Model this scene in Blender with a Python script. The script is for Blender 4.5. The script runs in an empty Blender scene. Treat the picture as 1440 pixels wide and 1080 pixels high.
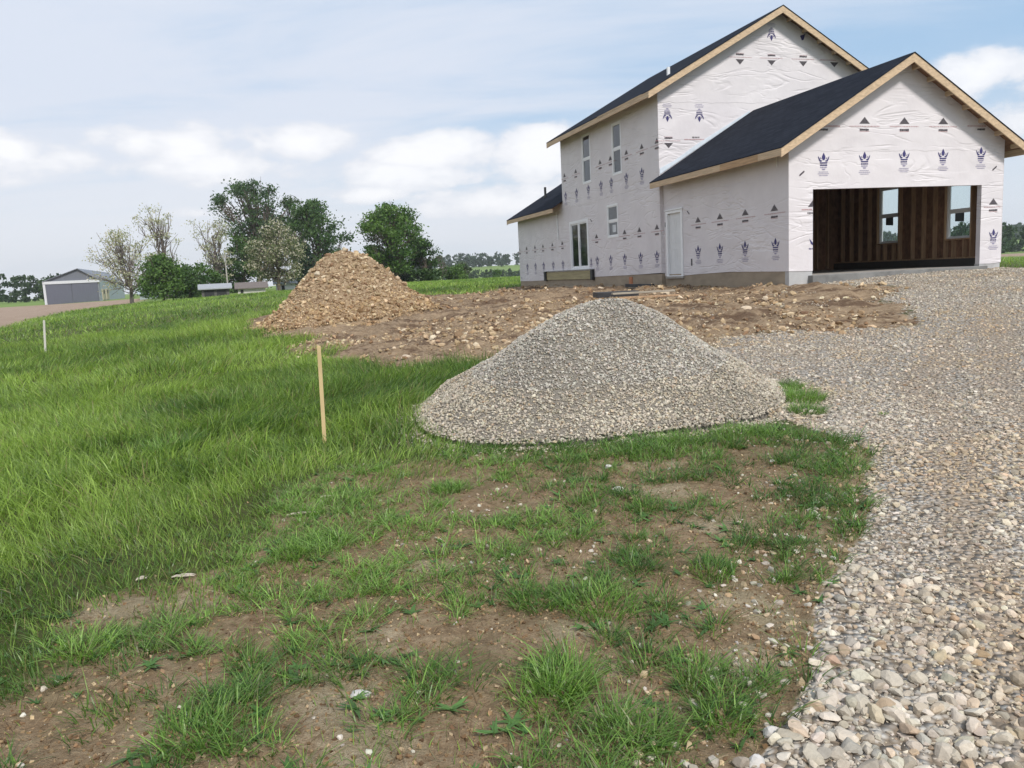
import bpy, bmesh, math, random
import numpy as np
from mathutils import Vector, Matrix
from mathutils.geometry import tessellate_polygon

random.seed(7)
RNG = np.random.default_rng(11)
SC = bpy.context.scene
COL = SC.collection
R = math.radians

# ------------------------------------------------------------------ camera
F, PIT, ROL = 1120.77, 0.13666, 0.04991          # focal length in photo pixels (1440 wide), pitch down, roll
EYE = np.array([0.0, 0.0, 1.6])
fw = np.array([0, math.cos(PIT), -math.sin(PIT)])
up0 = np.array([0, math.sin(PIT), math.cos(PIT)])
rt0 = np.array([1.0, 0, 0])
rt = rt0 * math.cos(ROL) - up0 * math.sin(ROL)
up = up0 * math.cos(ROL) + rt0 * math.sin(ROL)
cd = bpy.data.cameras.new('camera')
cam = bpy.data.objects.new('camera', cd)
COL.objects.link(cam)
cd.sensor_width = 36.0
cd.lens = F / 1440 * 36
cd.clip_start = 0.05
cd.clip_end = 6000
M4 = Matrix.Identity(4)
for i in range(3):
    M4[i][0], M4[i][1], M4[i][2], M4[i][3] = rt[i], up[i], -fw[i], EYE[i]
cam.matrix_world = M4
SC.camera = cam

def ray(px, py):
    d = fw * F + rt * (px - 720) - up * (py - 540)
    return d / np.linalg.norm(d)

# ------------------------------------------------------------------ exposure, sun, sky
SC.view_settings.view_transform = 'Standard'
SC.view_settings.look = 'None'
SC.view_settings.exposure = 0.30
SC.view_settings.gamma = 1.0
SUN_EL, SUN_AZ = R(46), R(152)                    # azimuth measured from +Y towards +X
sd = bpy.data.lights.new('sun', 'SUN')
sd.energy = 3.0
sd.angle = R(9)
sd.color = (1.0, 0.955, 0.9)
sun = bpy.data.objects.new('sun', sd)
COL.objects.link(sun)
sv = Vector((math.sin(SUN_AZ) * math.cos(SUN_EL), math.cos(SUN_AZ) * math.cos(SUN_EL), math.sin(SUN_EL)))
sun.rotation_euler = sv.to_track_quat('Z', 'Y').to_euler()
sun.location = (20, -20, 40)

class NT:
    """small helper to write node trees"""
    def __init__(s, tree):
        s.t = tree; s.n = tree.nodes; s.l = tree.links
    def new(s, typ, **kw):
        nd = s.n.new(typ)
        for k, v in kw.items():
            setattr(nd, k, v)
        return nd
    def link(s, a, b):
        s.l.new(a, b)
    def put(s, sock, v):
        if hasattr(v, 'is_output'):
            s.l.new(v, sock)
        elif v is not None:
            sock.default_value = v
    def math(s, op, a, b=None, c=None, clamp=False):
        nd = s.new('ShaderNodeMath', operation=op, use_clamp=clamp)
        for i, v in enumerate((a, b, c)):
            if v is not None:
                s.put(nd.inputs[i], v)
        return nd.outputs[0]
    def vmath(s, op, a, b=None):
        nd = s.new('ShaderNodeVectorMath', operation=op)
        s.put(nd.inputs[0], a)
        if b is not None:
            s.put(nd.inputs[1], b)
        return nd.outputs['Value'] if op in ('LENGTH', 'DOT_PRODUCT') else nd.outputs[0]
    def noise(s, vec, scale, detail=4, rough=0.55, dist=0.0, out=0):
        nd = s.new('ShaderNodeTexNoise')
        if vec is not None:
            s.link(vec, nd.inputs['Vector'])
        nd.inputs['Scale'].default_value = scale
        nd.inputs['Detail'].default_value = detail
        nd.inputs['Roughness'].default_value = rough
        nd.inputs['Distortion'].default_value = dist
        return nd.outputs[out]
    def voro(s, vec, scale, feature='F1', out='Distance', rnd=1.0):
        nd = s.new('ShaderNodeTexVoronoi', feature=feature)
        if vec is not None:
            s.link(vec, nd.inputs['Vector'])
        nd.inputs['Scale'].default_value = scale
        nd.inputs['Randomness'].default_value = rnd
        return nd.outputs[out]
    def mix(s, fac, a, b, blend='MIX'):
        nd = s.new('ShaderNodeMix', data_type='RGBA', blend_type=blend)
        s.put(nd.inputs[0], fac); s.put(nd.inputs[6], a); s.put(nd.inputs[7], b)
        return nd.outputs[2]
    def smooth(s, v, lo, hi, a=0.0, b=1.0):
        nd = s.new('ShaderNodeMapRange', interpolation_type='SMOOTHSTEP')
        s.put(nd.inputs[0], v)
        for i, q in enumerate((lo, hi, a, b)):
            nd.inputs[i + 1].default_value = q
        return nd.outputs[0]
    def ramp(s, fac, stops):
        nd = s.new('ShaderNodeValToRGB')
        e = nd.color_ramp.elements
        while len(e) < len(stops):
            e.new(0.5)
        for q, (p, c) in zip(e, stops):
            q.position = p
            q.color = (*c, 1) if len(c) == 3 else c
        s.put(nd.inputs[0], fac)
        return nd.outputs[0]
    def bump(s, h, strength=0.5, dist=0.02, normal=None):
        nd = s.new('ShaderNodeBump')
        nd.inputs['Strength'].default_value = strength
        nd.inputs['Distance'].default_value = dist
        s.put(nd.inputs['Height'], h)
        if normal is not None:
            s.link(normal, nd.inputs['Normal'])
        return nd.outputs[0]
    def scale(s, vec, v):
        nd = s.new('ShaderNodeMapping')
        s.link(vec, nd.inputs['Vector'])
        nd.inputs['Scale'].default_value = v
        return nd.outputs[0]

def c4(c):
    return (*c, 1.0)

world = bpy.data.worlds.new('World')
SC.world = world
world.use_nodes = True
w = NT(world.node_tree)
w.n.clear()
bg = w.new('ShaderNodeBackground')
wo = w.new('ShaderNodeOutputWorld')
w.link(bg.outputs[0], wo.inputs[0])
bg.inputs[1].default_value = 0.08
sky = w.new('ShaderNodeTexSky', sky_type='NISHITA')
sky.sun_disc = False
sky.sun_elevation = SUN_EL
sky.sun_rotation = SUN_AZ
sky.air_density = 1.0
sky.dust_density = 1.5
tc = w.new('ShaderNodeTexCoord')
D = tc.outputs['Generated']
sx = w.new('ShaderNodeSeparateXYZ'); w.link(D, sx.inputs[0])
dz = w.math('MAXIMUM', sx.outputs[2], 0.0)
pl = w.math('ADD', dz, 0.12)
cx = w.new('ShaderNodeCombineXYZ')
w.link(w.math('DIVIDE', sx.outputs[0], pl), cx.inputs[0])
w.link(w.math('DIVIDE', sx.outputs[1], pl), cx.inputs[1])
PLN = cx.outputs[0]
v1 = w.noise(w.scale(PLN, (0.5, 1.25, 1)), 1.0, 6, 0.6, 0.4)
v2 = w.noise(w.scale(PLN, (0.16, 0.42, 1)), 1.3, 3, 0.5, 0.2)
lef = w.smooth(sx.outputs[0], 0.42, -0.45)        # more veil cloud towards the left
vf = w.math('ADD', w.math('MULTIPLY', v1, 1.05), w.math('MULTIPLY', v2, 0.6))
vf = w.math('ADD', vf, w.math('MULTIPLY', lef, 0.30))
veil = w.smooth(vf, 0.74, 1.16)
skyc = w.mix(1.0, sky.outputs[0], (1.06, 1.10, 1.06, 1), 'MULTIPLY')
base = w.mix(0.75, skyc, (4.7, 6.9, 9.6, 1))
c1 = w.mix(w.math('MULTIPLY', veil, 0.9), base, (7.9, 8.4, 9.5, 1))
hz = w.smooth(sx.outputs[2], 0.23, 0.02)
c2 = w.mix(w.math('MULTIPLY', hz, 0.80), c1, (9.0, 9.25, 9.7, 1))
blobs = [(15, 207, 34, 20, 1), (100, 222, 80, 26, .55), (190, 200, 50, 22, .85), (262, 200, 60, 24, .95), (330, 232, 110, 30, .8), (425, 200, 80, 26, 1),
         (610, 214, 95, 30, 1.15), (560, 244, 140, 26, .8), (520, 272, 60, 14, .7), (745, 218, 60, 36, 1), (768, 192, 46, 22, 1), (690, 285, 130, 26, .75),
         (1385, 98, 50, 30, .85), (1445, 170, 60, 40, .6), (1520, 120, 80, 40, .6), (290, 300, 90, 16, .55), (-90, 225, 110, 30, .8), (890, 240, 120, 30, .7)]
msk = None
for px, py, rx, ry, s in blobs:
    d = ray(px, py)
    q = w.vmath('SUBTRACT', D, tuple(d))
    q = w.vmath('MULTIPLY', q, (F / rx, F / rx * .6, F / ry))
    m = w.math('MULTIPLY', w.math('SUBTRACT', 1.0, w.math('MULTIPLY', w.vmath('LENGTH', q), .72), clamp=True), s)
    msk = m if msk is None else w.math('MAXIMUM', msk, m)
# elsewhere round the horizon an unplaced cumulus band, behind and beside the camera
band = w.math('MULTIPLY', w.smooth(sx.outputs[2], 0.05, 0.14), w.smooth(sx.outputs[2], 0.34, 0.16))
band = w.math('MULTIPLY', band, w.smooth(sx.outputs[1], 0.72, 0.45))
msk = w.math('MAXIMUM', msk, w.math('MULTIPLY', band, 0.75))
n1 = w.noise(w.scale(D, (1, 1, 1.7)), 9.0, 8, 0.58, 0.25)
n2 = w.noise(w.scale(D, (1, 1, 2.4)), 22.0, 6, 0.6, 0.3)
cu = w.math('ADD', w.math('MULTIPLY', msk, 0.85), w.math('ADD', w.math('MULTIPLY', w.math('SUBTRACT', n1, 0.5), 1.5), w.math('MULTIPLY', w.math('SUBTRACT', n2, 0.5), 0.55)))
cum = w.math('MULTIPLY', w.smooth(cu, 0.14, 0.44), w.smooth(msk, 0.0, 0.30))
cc = w.mix(w.smooth(cu, 0.25, 0.75), (8.9, 9.1, 9.7, 1), (10.9, 10.9, 11.1, 1))
c3 = w.mix(w.math('MULTIPLY', cum, 0.9), c2, cc)
w.link(c3, bg.inputs[0])

# ------------------------------------------------------------------ generic helpers
def tag(o, label=None, cat=None, group=None, kind=None):
    for k, v in (('label', label), ('category', cat), ('group', group), ('kind', kind)):
        if v:
            o[k] = v
    return o

def empty(name, loc, rz=0.0):
    o = bpy.data.objects.new(name, None)
    o.empty_display_size = 0.3
    COL.objects.link(o)
    o.location = loc
    o.rotation_euler = (0, 0, rz)
    return o

def mesh_np(name, V, T, mats, parent=None, col=None, smooth=False, mi=None, attrs=None, sm=None):
    """V (n,3), T (m,3) triangles"""
    V = np.ascontiguousarray(V, dtype=np.float32); T = np.ascontiguousarray(T, dtype=np.int32)
    me = bpy.data.meshes.new(name)
    me.vertices.add(len(V)); me.vertices.foreach_set('co', V.ravel())
    me.loops.add(T.size); me.loops.foreach_set('vertex_index', T.ravel())
    me.polygons.add(len(T))
    me.polygons.foreach_set('loop_start', np.arange(0, T.size, 3, dtype=np.int32))
    if mi is not None:
        me.polygons.foreach_set('material_index', np.ascontiguousarray(mi, dtype=np.int32))
    if sm is None:
        sm = np.full(len(T), smooth)
    me.polygons.foreach_set('use_smooth', np.ascontiguousarray(sm, dtype=bool))
    if col is not None:
        a = me.color_attributes.new('tint', 'FLOAT_COLOR', 'POINT')
        c = np.ones((len(V), 4), np.float32); c[:, :3] = col
        a.data.foreach_set('color', c.ravel())
    for k, v in (attrs or {}).items():
        a = me.attributes.new(k, 'FLOAT', 'POINT')
        a.data.foreach_set('value', np.ascontiguousarray(v, dtype=np.float32))
    me.update(calc_edges=True)
    me.validate()
    for m in (mats if isinstance(mats, (list, tuple)) else [mats]):
        me.materials.append(m)
    o = bpy.data.objects.new(name, me)
    COL.objects.link(o)
    o.parent = parent
    return o

class MB:
    """collects polygons and links them as one mesh object"""
    def __init__(s):
        s.v = []; s.f = []; s.m = []
    def poly(s, pts, m=0):
        n = len(s.v); s.v += [tuple(p) for p in pts]; s.f.append(tuple(range(n, n + len(pts)))); s.m.append(m)
    def box(s, a, b, m=0):
        (x0, y0, z0), (x1, y1, z1) = a, b
        n = len(s.v)
        s.v += [(x0, y0, z0), (x1, y0, z0), (x1, y1, z0), (x0, y1, z0), (x0, y0, z1), (x1, y0, z1), (x1, y1, z1), (x0, y1, z1)]
        for q in ((0, 3, 2, 1), (4, 5, 6, 7), (0, 1, 5, 4), (1, 2, 6, 5), (2, 3, 7, 6), (3, 0, 4, 7)):
            s.f.append(tuple(n + i for i in q)); s.m.append(m)
    def prism(s, poly, holes, fn, w0, w1, m=0):
        """polygon with holes in (a,b), extruded from w0 to w1; fn(a,b,w) gives the point"""
        loops = [poly] + list(holes)
        tri = tessellate_polygon([[Vector((a, b, 0)) for a, b in lp] for lp in loops])
        flat = [p for lp in loops for p in lp]
        n = len(s.v); k = len(flat)
        s.v += [fn(a, b, w0) for a, b in flat] + [fn(a, b, w1) for a, b in flat]
        for t in tri:
            s.f.append(tuple(n + i for i in t)); s.m.append(m)
            s.f.append(tuple(n + k + i for i in reversed(t))); s.m.append(m)
        o = n
        for lp in loops:
            for i in range(len(lp)):
                j = (i + 1) % len(lp)
                s.f.append((o + i, o + j, o + k + j, o + k + i)); s.m.append(m)
            o += len(lp)
    def tube(s, pts, rad, n=8, m=0, caps=True):
        pts = [Vector(p) for p in pts]
        rings = []
        for i, p in enumerate(pts):
            t = (pts[min(i + 1, len(pts) - 1)] - pts[max(i - 1, 0)]).normalized()
            a = t.orthogonal().normalized(); b = t.cross(a)
            r = rad[i] if isinstance(rad, (list, tuple)) else rad
            base = len(s.v)
            for k in range(n):
                an = 2 * math.pi * k / n
                s.v.append(tuple(p + (a * math.cos(an) + b * math.sin(an)) * r))
            rings.append(base)
        for a0, b0 in zip(rings, rings[1:]):
            for k in range(n):
                s.f.append((a0 + k, a0 + (k + 1) % n, b0 + (k + 1) % n, b0 + k)); s.m.append(m)
        if caps:
            s.f.append(tuple(rings[0] + k for k in range(n))); s.m.append(m)
            s.f.append(tuple(rings[-1] + k for k in range(n))); s.m.append(m)
    def build(s, name, mats, parent=None, bevel=0.0, normals=True, col=None):
        me = bpy.data.meshes.new(name)
        me.from_pydata(s.v, [], s.f)
        for m in (mats if isinstance(mats, (list, tuple)) else [mats]):
            me.materials.append(m)
        me.polygons.foreach_set('material_index', s.m)
        if col is not None:
            a = me.color_attributes.new('tint', 'FLOAT_COLOR', 'CORNER')
            c = []
            for p, q in zip(me.polygons, col):
                c += [*q, 1.0] * p.loop_total
            a.data.foreach_set('color', c)
        if normals:
            bm = bmesh.new(); bm.from_mesh(me)
            bmesh.ops.recalc_face_normals(bm, faces=bm.faces)
            bm.to_mesh(me); bm.free()
        me.update()
        o = bpy.data.objects.new(name, me)
        COL.objects.link(o)
        o.parent = parent
        if bevel:
            b = o.modifiers.new('bevel', 'BEVEL'); b.width = bevel; b.segments = 2; b.limit_method = 'ANGLE'
        return o

# numpy value noise -------------------------------------------------
_TAB = np.random.default_rng(5).random((256, 256))
def vnoise(x, y):
    xi = np.floor(x).astype(int); yi = np.floor(y).astype(int)
    fx = x - xi; fy = y - yi
    fx = fx * fx * (3 - 2 * fx); fy = fy * fy * (3 - 2 * fy)
    a = _TAB[xi & 255, yi & 255]; b = _TAB[(xi + 1) & 255, yi & 255]
    c = _TAB[xi & 255, (yi + 1) & 255]; d = _TAB[(xi + 1) & 255, (yi + 1) & 255]
    return (a * (1 - fx) + b * fx) * (1 - fy) + (c * (1 - fx) + d * fx) * fy
def fbm(x, y, sc, oc=4, seed=0.0, gain=0.5):
    s = 0; a = 1; t = 0
    x = np.asarray(x, float) * sc + 37.1 * (seed + 1); y = np.asarray(y, float) * sc + 91.7 * (seed + 2)
    for i in range(oc):
        s = s + a * vnoise(x, y); t += a; a *= gain; x = x * 2.03 + 11.3; y = y * 2.03 + 7.9
    return s / t
def sstep(x, a, b):
    t = np.clip((x - a) / (b - a), 0, 1)
    return t * t * (3 - 2 * t)

# ------------------------------------------------------------------ terrain height
HX, HY, HZ, YAW = 6.6121, 18.8190, 1.3661, 0.2889   # garage front-left corner at the bottom of the wrap
CP = np.array([(0, 0, 0), (4, 0, 0), (-4, 0, 0), (0, -8, -.1), (0, 3, .02), (3, 3, .0), (-1.7, 7, .12), (.75, 6.5, .15), (2.5, 7.2, .22), (-1, 8.3, .17),
    (-5, 18.5, .32), (-1.7, 12, .28), (3.5, 11.7, .42), (6, 11, .38), (10, 12, .45), (-4.5, 23, .6), (6.6, 18.4, .94), (9.6, 19.2, 1.12), (12.7, 20.2, 1.13),
    (16, 22, 1.0), (4.8, 24, .95), (.6, 38, .97), (-3.4, 33.8, .87), (-7, 24, .5), (-13, 22.3, .05), (-30, 47.5, .0), (-49, 106, .45), (-12, 50, .95),
    (-17, 62, 1.10), (-4, 62, 1.10), (3, 62, 1.12), (10, 45, 1.0), (20, 35, 1.0), (34, 44, .9), (26, 15, .6), (-20, 5, -.25), (-8, 8, -.02), (10, 26, 1.0),
    (-85, 150, .5), (-45, 110, .92), (-20, 110, 1.15), (-150, 150, .3), (0, 160, .95), (60, 150, .8), (140, 130, .6), (0, 320, .6), (-250, 300, .5), (250, 300, .5),
    (0, -60, -.4), (-90, -40, -.6), (90, -40, -.2), (120, 30, .4), (-120, 30, -.3)], float)
def _phi(d2):
    return 0.5 * d2 * np.log(d2 + 1e-9)
def _tps():
    n = len(CP); d2 = ((CP[:, None, :2] - CP[None, :, :2]) ** 2).sum(-1) / 100
    K = _phi(d2) + np.eye(n) * 0.02
    P = np.c_[np.ones(n), CP[:, :2] / 10]
    A = np.block([[K, P], [P.T, np.zeros((3, 3))]])
    return np.linalg.solve(A, np.r_[CP[:, 2], 0, 0, 0])
_W = _tps()
def h0(x, y):
    x = np.asarray(x, float); y = np.asarray(y, float); sh = x.shape
    x = x.ravel(); y = y.ravel(); o = np.empty(x.shape)
    for i in range(0, len(x), 40000):
        a, b = x[i:i + 40000], y[i:i + 40000]
        d2 = ((a[:, None] - CP[None, :, 0]) ** 2 + (b[:, None] - CP[None, :, 1]) ** 2) / 100
        o[i:i + 40000] = _phi(d2) @ _W[:-3] + _W[-3] + a / 10 * _W[-2] + b / 10 * _W[-1]
    r = np.hypot(x, y)
    o = o * (1 - sstep(r, 180, 330)) + 0.6 * sstep(r, 180, 330)
    o = o + 9.0 * sstep(r, 420, 640) * (0.75 + 0.5 * fbm(x, y, 1 / 300., 2, 3)) * sstep(y, 0, 300) * sstep(x, -190, -60)
    return o.reshape(sh)
def ground(px, py):
    """the point of the ground seen at a photo pixel"""
    d = ray(px, py)
    lo = 1.0; t = 1.0
    for t in np.geomspace(1.0, 900, 500):
        p = EYE + d * t
        if p[2] < float(h0(p[0], p[1])):
            break
        lo = t
    hi = t
    for _ in range(24):
        mdl = (lo + hi) / 2; p = EYE + d * mdl
        if p[2] < float(h0(p[0], p[1])): hi = mdl
        else: lo = mdl
    return EYE + d * hi
def far_at(px, dist):
    """ground point at a given distance in the direction of a photo column"""
    th = (px - 720) / F
    hy = 386.1 - (px - 720) * math.tan(ROL)
    d = ray(px, hy); d = d / math.hypot(d[0], d[1])
    x, y = d[0] * dist, d[1] * dist
    return np.array([x, y, float(h0(x, y))])

def inpoly(x, y, P):
    ins = np.zeros(np.shape(x), bool); n = len(P)
    for i in range(n):
        x0, y0 = P[i][:2]; x1, y1 = P[(i + 1) % n][:2]
        if y0 == y1: continue
        c = ((y0 > y) != (y1 > y)) & (x < (x1 - x0) * (y - y0) / (y1 - y0) + x0)
        ins ^= c
    return ins
def sdist(x, y, P):
    """signed distance to a polygon, positive inside"""
    d = np.full(np.shape(x), 1e9); n = len(P)
    for i in range(n):
        x0, y0 = P[i][:2]; x1, y1 = P[(i + 1) % n][:2]
        ex, ey = x1 - x0, y1 - y0; L = ex * ex + ey * ey + 1e-12
        t = np.clip(((x - x0) * ex + (y - y0) * ey) / L, 0, 1)
        d = np.minimum(d, np.hypot(x - x0 - t * ex, y - y0 - t * ey))
    return np.where(inpoly(x, y, P), d, -d)

_c, _s = math.cos(YAW), math.sin(YAW)
def hw(u, v):
    return (HX + u * _c - v * _s, HY + u * _s + v * _c)
G = lambda *pts: [tuple(ground(*p)[:2]) for p in pts]
DIRT = G((345, 452), (372, 463), (420, 480), (440, 500), (480, 510), (560, 516), (660, 514), (760, 505), (900, 490), (1060, 478), (1180, 474), (1290, 470)) + \
    [(7.6, 14.2), hw(1.6, -1.6), hw(.3, -.5), hw(.5, .6), hw(.5, 20.9), hw(-.5, 21.2)] + G((680, 412), (600, 417), (560, 420), (480, 428), (400, 440))
GRAVEL = [(.55, .3), (.62, 1.2)] + G((1020, 1080), (1070, 1060), (1120, 1000), (1145, 950), (1138, 890), (1150, 840), (1185, 770), (1225, 720), (1222, 670), (1200, 622), (1150, 608), (1095, 592), (1000, 560), (960, 500), (1040, 474), (1180, 464), (1290, 456)) + \
    [(7.3, 15.0), hw(1.4, -1.4), hw(.2, -.5), hw(.5, .3), hw(6.6, .3), hw(8.2, .6), (18, 18), (16, 8), (9, 1), (6, -3)]
PATCHY = [(-4.5, .5), (-3.6, 1.6)] + G((0, 985), (60, 905), (130, 850), (200, 835), (300, 800), (370, 755), (420, 690), (520, 658), (640, 634), (860, 624), (1060, 612), (1180, 600)) + [(3.2, 7.6), (3.6, 4), (3, -1)]
FIELD = [(-30.2, 46.5), (-36, 66), (-49, 105), (-52, 122), (-85, 134), (-260, 140), (-260, 20), (-60, 20)]
FIELD_R = [(45, 70), (60, 62), (260, 60), (300, 190), (70, 175)]
PATCHY_E = PATCHY

TRACKS = [[tuple(ground(*p)[:2]) for p in pts] for pts in (((1500, 1060), (1425, 900), (1385, 760), (1345, 640), (1300, 540), (1330, 480)), ((1640, 760), (1500, 640), (1420, 560), (1400, 500), (1400, 450)))]
def track(x, y):
    """wheel tracks worn into the driveway"""
    o = np.zeros(np.shape(x)); x = x + noisy(x, y, .22, .9, 14)
    for P in TRACKS:
        for (x0, y0), (x1, y1) in zip(P, P[1:]):
            ex, ey = x1 - x0, y1 - y0; t = np.clip(((x - x0) * ex + (y - y0) * ey) / (ex * ex + ey * ey), 0, 1)
            o = np.maximum(o, np.exp(-(np.hypot(x - x0 - t * ex, y - y0 - t * ey) / (.12 + .022 * y)) ** 2))
    return o
def noisy(x, y, a, sc, seed):
    return (fbm(x, y, sc, 4, seed) - .5) * 2 * a
def zones(x, y):
    """dirt, gravel, tall grass, soil patch and ploughed-field weights"""
    dist = np.hypot(x, y)
    k = np.clip(dist / 14, .12, 1.3)
    dd = sdist(x, y, DIRT) + noisy(x, y, .75, .7, 1) * k
    gg = sdist(x, y, GRAVEL) + noisy(x, y, .45, 1.3, 2) * k
    pp = sdist(x, y, PATCHY) + noisy(x, y, .5, 1.1, 3)
    ff = np.maximum(sdist(x, y, FIELD) + noisy(x, y, 1.2, .12, 4), sdist(x, y, FIELD_R))
    wd = .18 * k + .03
    g = sstep(gg, -wd * (.7 + 1.2 * sstep(dist, 7, 12)), wd * (.7 + 1.2 * sstep(dist, 7, 12)))
    d = sstep(dd, -wd * 1.6, wd * 2.6) * (1 - g)
    p = sstep(pp, -.25, .25) * (1 - g) * (1 - d)
    f = sstep(ff, -.5, .5) * (1 - d) * (1 - g)
    both = sstep(gg, -1.6, -.3) * sstep(dd, -1.6, -.3) * sstep(dist, 9, 11)
    t = np.clip(1 - g - d - p - f, 0, 1)
    d = d + t * both; t = t * (1 - both)
    return d, g, t, p, f

CRP = [(*ground(px, py)[:2], ra, rb) for px, py, ra, rb in ((470, 980, .24, .36), (500, 1060, .28, .22), (825, 885, .26, .16), (1015, 845, .22, .16), (1010, 740, .3, .2), (445, 715, .35, .3), (1045, 930, .2, .22), (600, 800, .2, .14), (880, 1000, .2, .12), (160, 860, .25, .15), (930, 690, .3, .2), (540, 900, .2, .2), (1080, 860, .15, .3))]
def crust(x, y):
    """the dry, bare, sandy spots of the trampled ground"""
    o = np.zeros(np.shape(x))
    for a, b, ra, rb in CRP:
        o = np.maximum(o, np.exp(-((x - a) / ra) ** 2 - ((y - b) / rb) ** 2))
    return o
def hfine(x, y, z=None):
    """terrain with its small relief"""
    d, g, t, p, f = zones(x, y) if z is None else z
    h = h0(x, y)
    near = 1 - sstep(np.hypot(x, y), 60, 120)
    h = h + near * (d * ((fbm(x, y, 2.0, 5, 6, .68) - .5) * .34 + (fbm(x, y, .5, 2, 7) - .5) * .30) + p * ((fbm(x, y, 3.0, 5, 8, .65) - .5) * .10 + (fbm(x, y, 13, 2, 12) - .5) * .018)
                    + g * (fbm(x, y, 2.0, 3, 9) - .5) * .05 + t * (fbm(x, y, 1.1, 3, 10) - .5) * .13)
    return h

# ------------------------------------------------------------------ materials
def mat(name):
    m = bpy.data.materials.new(name); m.use_nodes = True
    t = NT(m.node_tree)
    b = m.node_tree.nodes['Principled BSDF']
    return m, t, b
def simple(name, col, rough=0.6, var=0.12, scale=6.0, stretch=(1, 1, 1), bump=0.0, bscale=40.0, metallic=0.0, dirt=None, spec=0.4):
    m, t, b = mat(name)
    o = t.new('ShaderNodeTexCoord').outputs['Object']
    n = t.noise(t.scale(o, stretch), scale, 5, 0.6, 0.2)
    lo = tuple(c * (1 - var) for c in col); hi = tuple(min(1, c * (1 + var)) for c in col)
    c = t.ramp(n, [(0.3, lo), (0.7, hi)])
    if dirt:
        c = t.mix(t.math('MULTIPLY', t.smooth(t.noise(o, 1.4, 5, .65), .5, .75), dirt[1]), c, c4(dirt[0]))
    t.put(b.inputs['Base Color'], c)
    b.inputs['Roughness'].default_value = rough
    b.inputs['Metallic'].default_value = metallic
    b.inputs['Specular IOR Level'].default_value = spec
    if bump:
        t.link(t.bump(t.noise(t.scale(o, stretch), bscale, 4, .6), bump, .01), b.inputs['Normal'])
    return m

def make_wrap():
    m, t, b = mat('housewrap')
    o = t.new('ShaderNodeTexCoord').outputs['Object']
    n = t.noise(o, 1.1, 5, .6)
    c = t.ramp(n, [(.3, (.62, .585, .60)), (.72, (.70, .665, .675))])
    c = t.mix(t.math('MULTIPLY', t.smooth(t.noise(t.scale(o, (1, 1, .5)), 3.1, 6, .7), .58, .8), .25), c, (.50, .46, .45, 1))
    t.put(b.inputs['Base Color'], c)
    b.inputs['Roughness'].default_value = .55
    b.inputs['Specular IOR Level'].default_value = .25
    # folds and sags: ridged noise, stretched along the sheet and slanted here and there
    rot = t.new('ShaderNodeMapping'); t.link(o, rot.inputs['Vector']); rot.inputs['Rotation'].default_value = (R(28), R(-28), 0); rot.inputs['Scale'].default_value = (.35, .35, 1.7)
    a1 = t.noise(rot.outputs[0], 1.3, 2, .5, 1.4)
    a2 = t.noise(t.scale(o, (.35, .35, 1.6)), 1.1, 3, .5, 1.0)
    r1 = t.smooth(t.math('ABSOLUTE', t.math('SUBTRACT', a1, .5)), .0, .045)
    r2 = t.smooth(t.math('ABSOLUTE', t.math('SUBTRACT', a2, .5)), .0, .04)
    m1 = t.smooth(t.noise(o, .55, 2, .5), .45, .62); m2 = t.smooth(t.noise(o, .8, 2, .5), .42, .6)
    h = t.math('ADD', t.math('MULTIPLY', r1, m1), t.math('MULTIPLY', r2, m2))
    sz = t.new('ShaderNodeSeparateXYZ'); t.link(o, sz.inputs[0])
    jz = t.math('ADD', sz.outputs[2], t.math('MULTIPLY', t.noise(t.scale(o, (1, 1, .2)), 1.6, 3, .6), .16))
    lap = t.math('ADD', t.smooth(jz, 2.79, 2.80), t.smooth(jz, 5.18, 5.19))          # the overlapping edges of the sheets
    h = t.math('ADD', h, t.math('MULTIPLY', lap, .8))
    h = t.math('ADD', h, t.math('MULTIPLY', t.noise(o, 2.2, 3, .55), 1.0))
    t.link(t.bump(h, .36, .03), b.inputs['Normal'])
    return m
def make_shingle():
    m, t, b = mat('roof_shingles')
    o = t.new('ShaderNodeTexCoord').outputs['Object']
    br = t.new('ShaderNodeTexBrick')
    sp = t.new('ShaderNodeSeparateXYZ'); t.link(o, sp.inputs[0])
    cb = t.new('ShaderNodeCombineXYZ'); t.link(sp.outputs[1], cb.inputs[0]); t.link(t.math('MULTIPLY', sp.outputs[2], 1.97), cb.inputs[1])
    t.link(cb.outputs[0], br.inputs['Vector'])
    br.inputs['Scale'].default_value = 1.0
    br.inputs['Brick Width'].default_value = .33
    br.inputs['Row Height'].default_value = .145
    br.inputs['Mortar Size'].default_value = .012
    br.inputs['Color1'].default_value = (.006, .0075, .013, 1)
    br.inputs['Color2'].default_value = (.024, .029, .042, 1)
    br.inputs['Mortar'].default_value = (.003, .0035, .005, 1)
    g = t.noise(o, 90, 3, .7)
    c = t.mix(.35, br.outputs['Color'], t.ramp(g, [(.35, (.006, .007, .011)), (.68, (.050, .056, .072))]))
    c = t.mix(.35, c, t.ramp(t.noise(o, 2.5, 4, .6), [(.35, (.012, .015, .022)), (.7, (.024, .028, .040))]))
    t.put(b.inputs['Base Color'], c)
    b.inputs['Roughness'].default_value = .95
    b.inputs['Specular IOR Level'].default_value = .06
    h = t.math('ADD', t.math('MULTIPLY', br.outputs['Fac'], -.6), t.math('MULTIPLY', g, .4))
    t.link(t.bump(h, .6, .012), b.inputs['Normal'])
    return m
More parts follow.
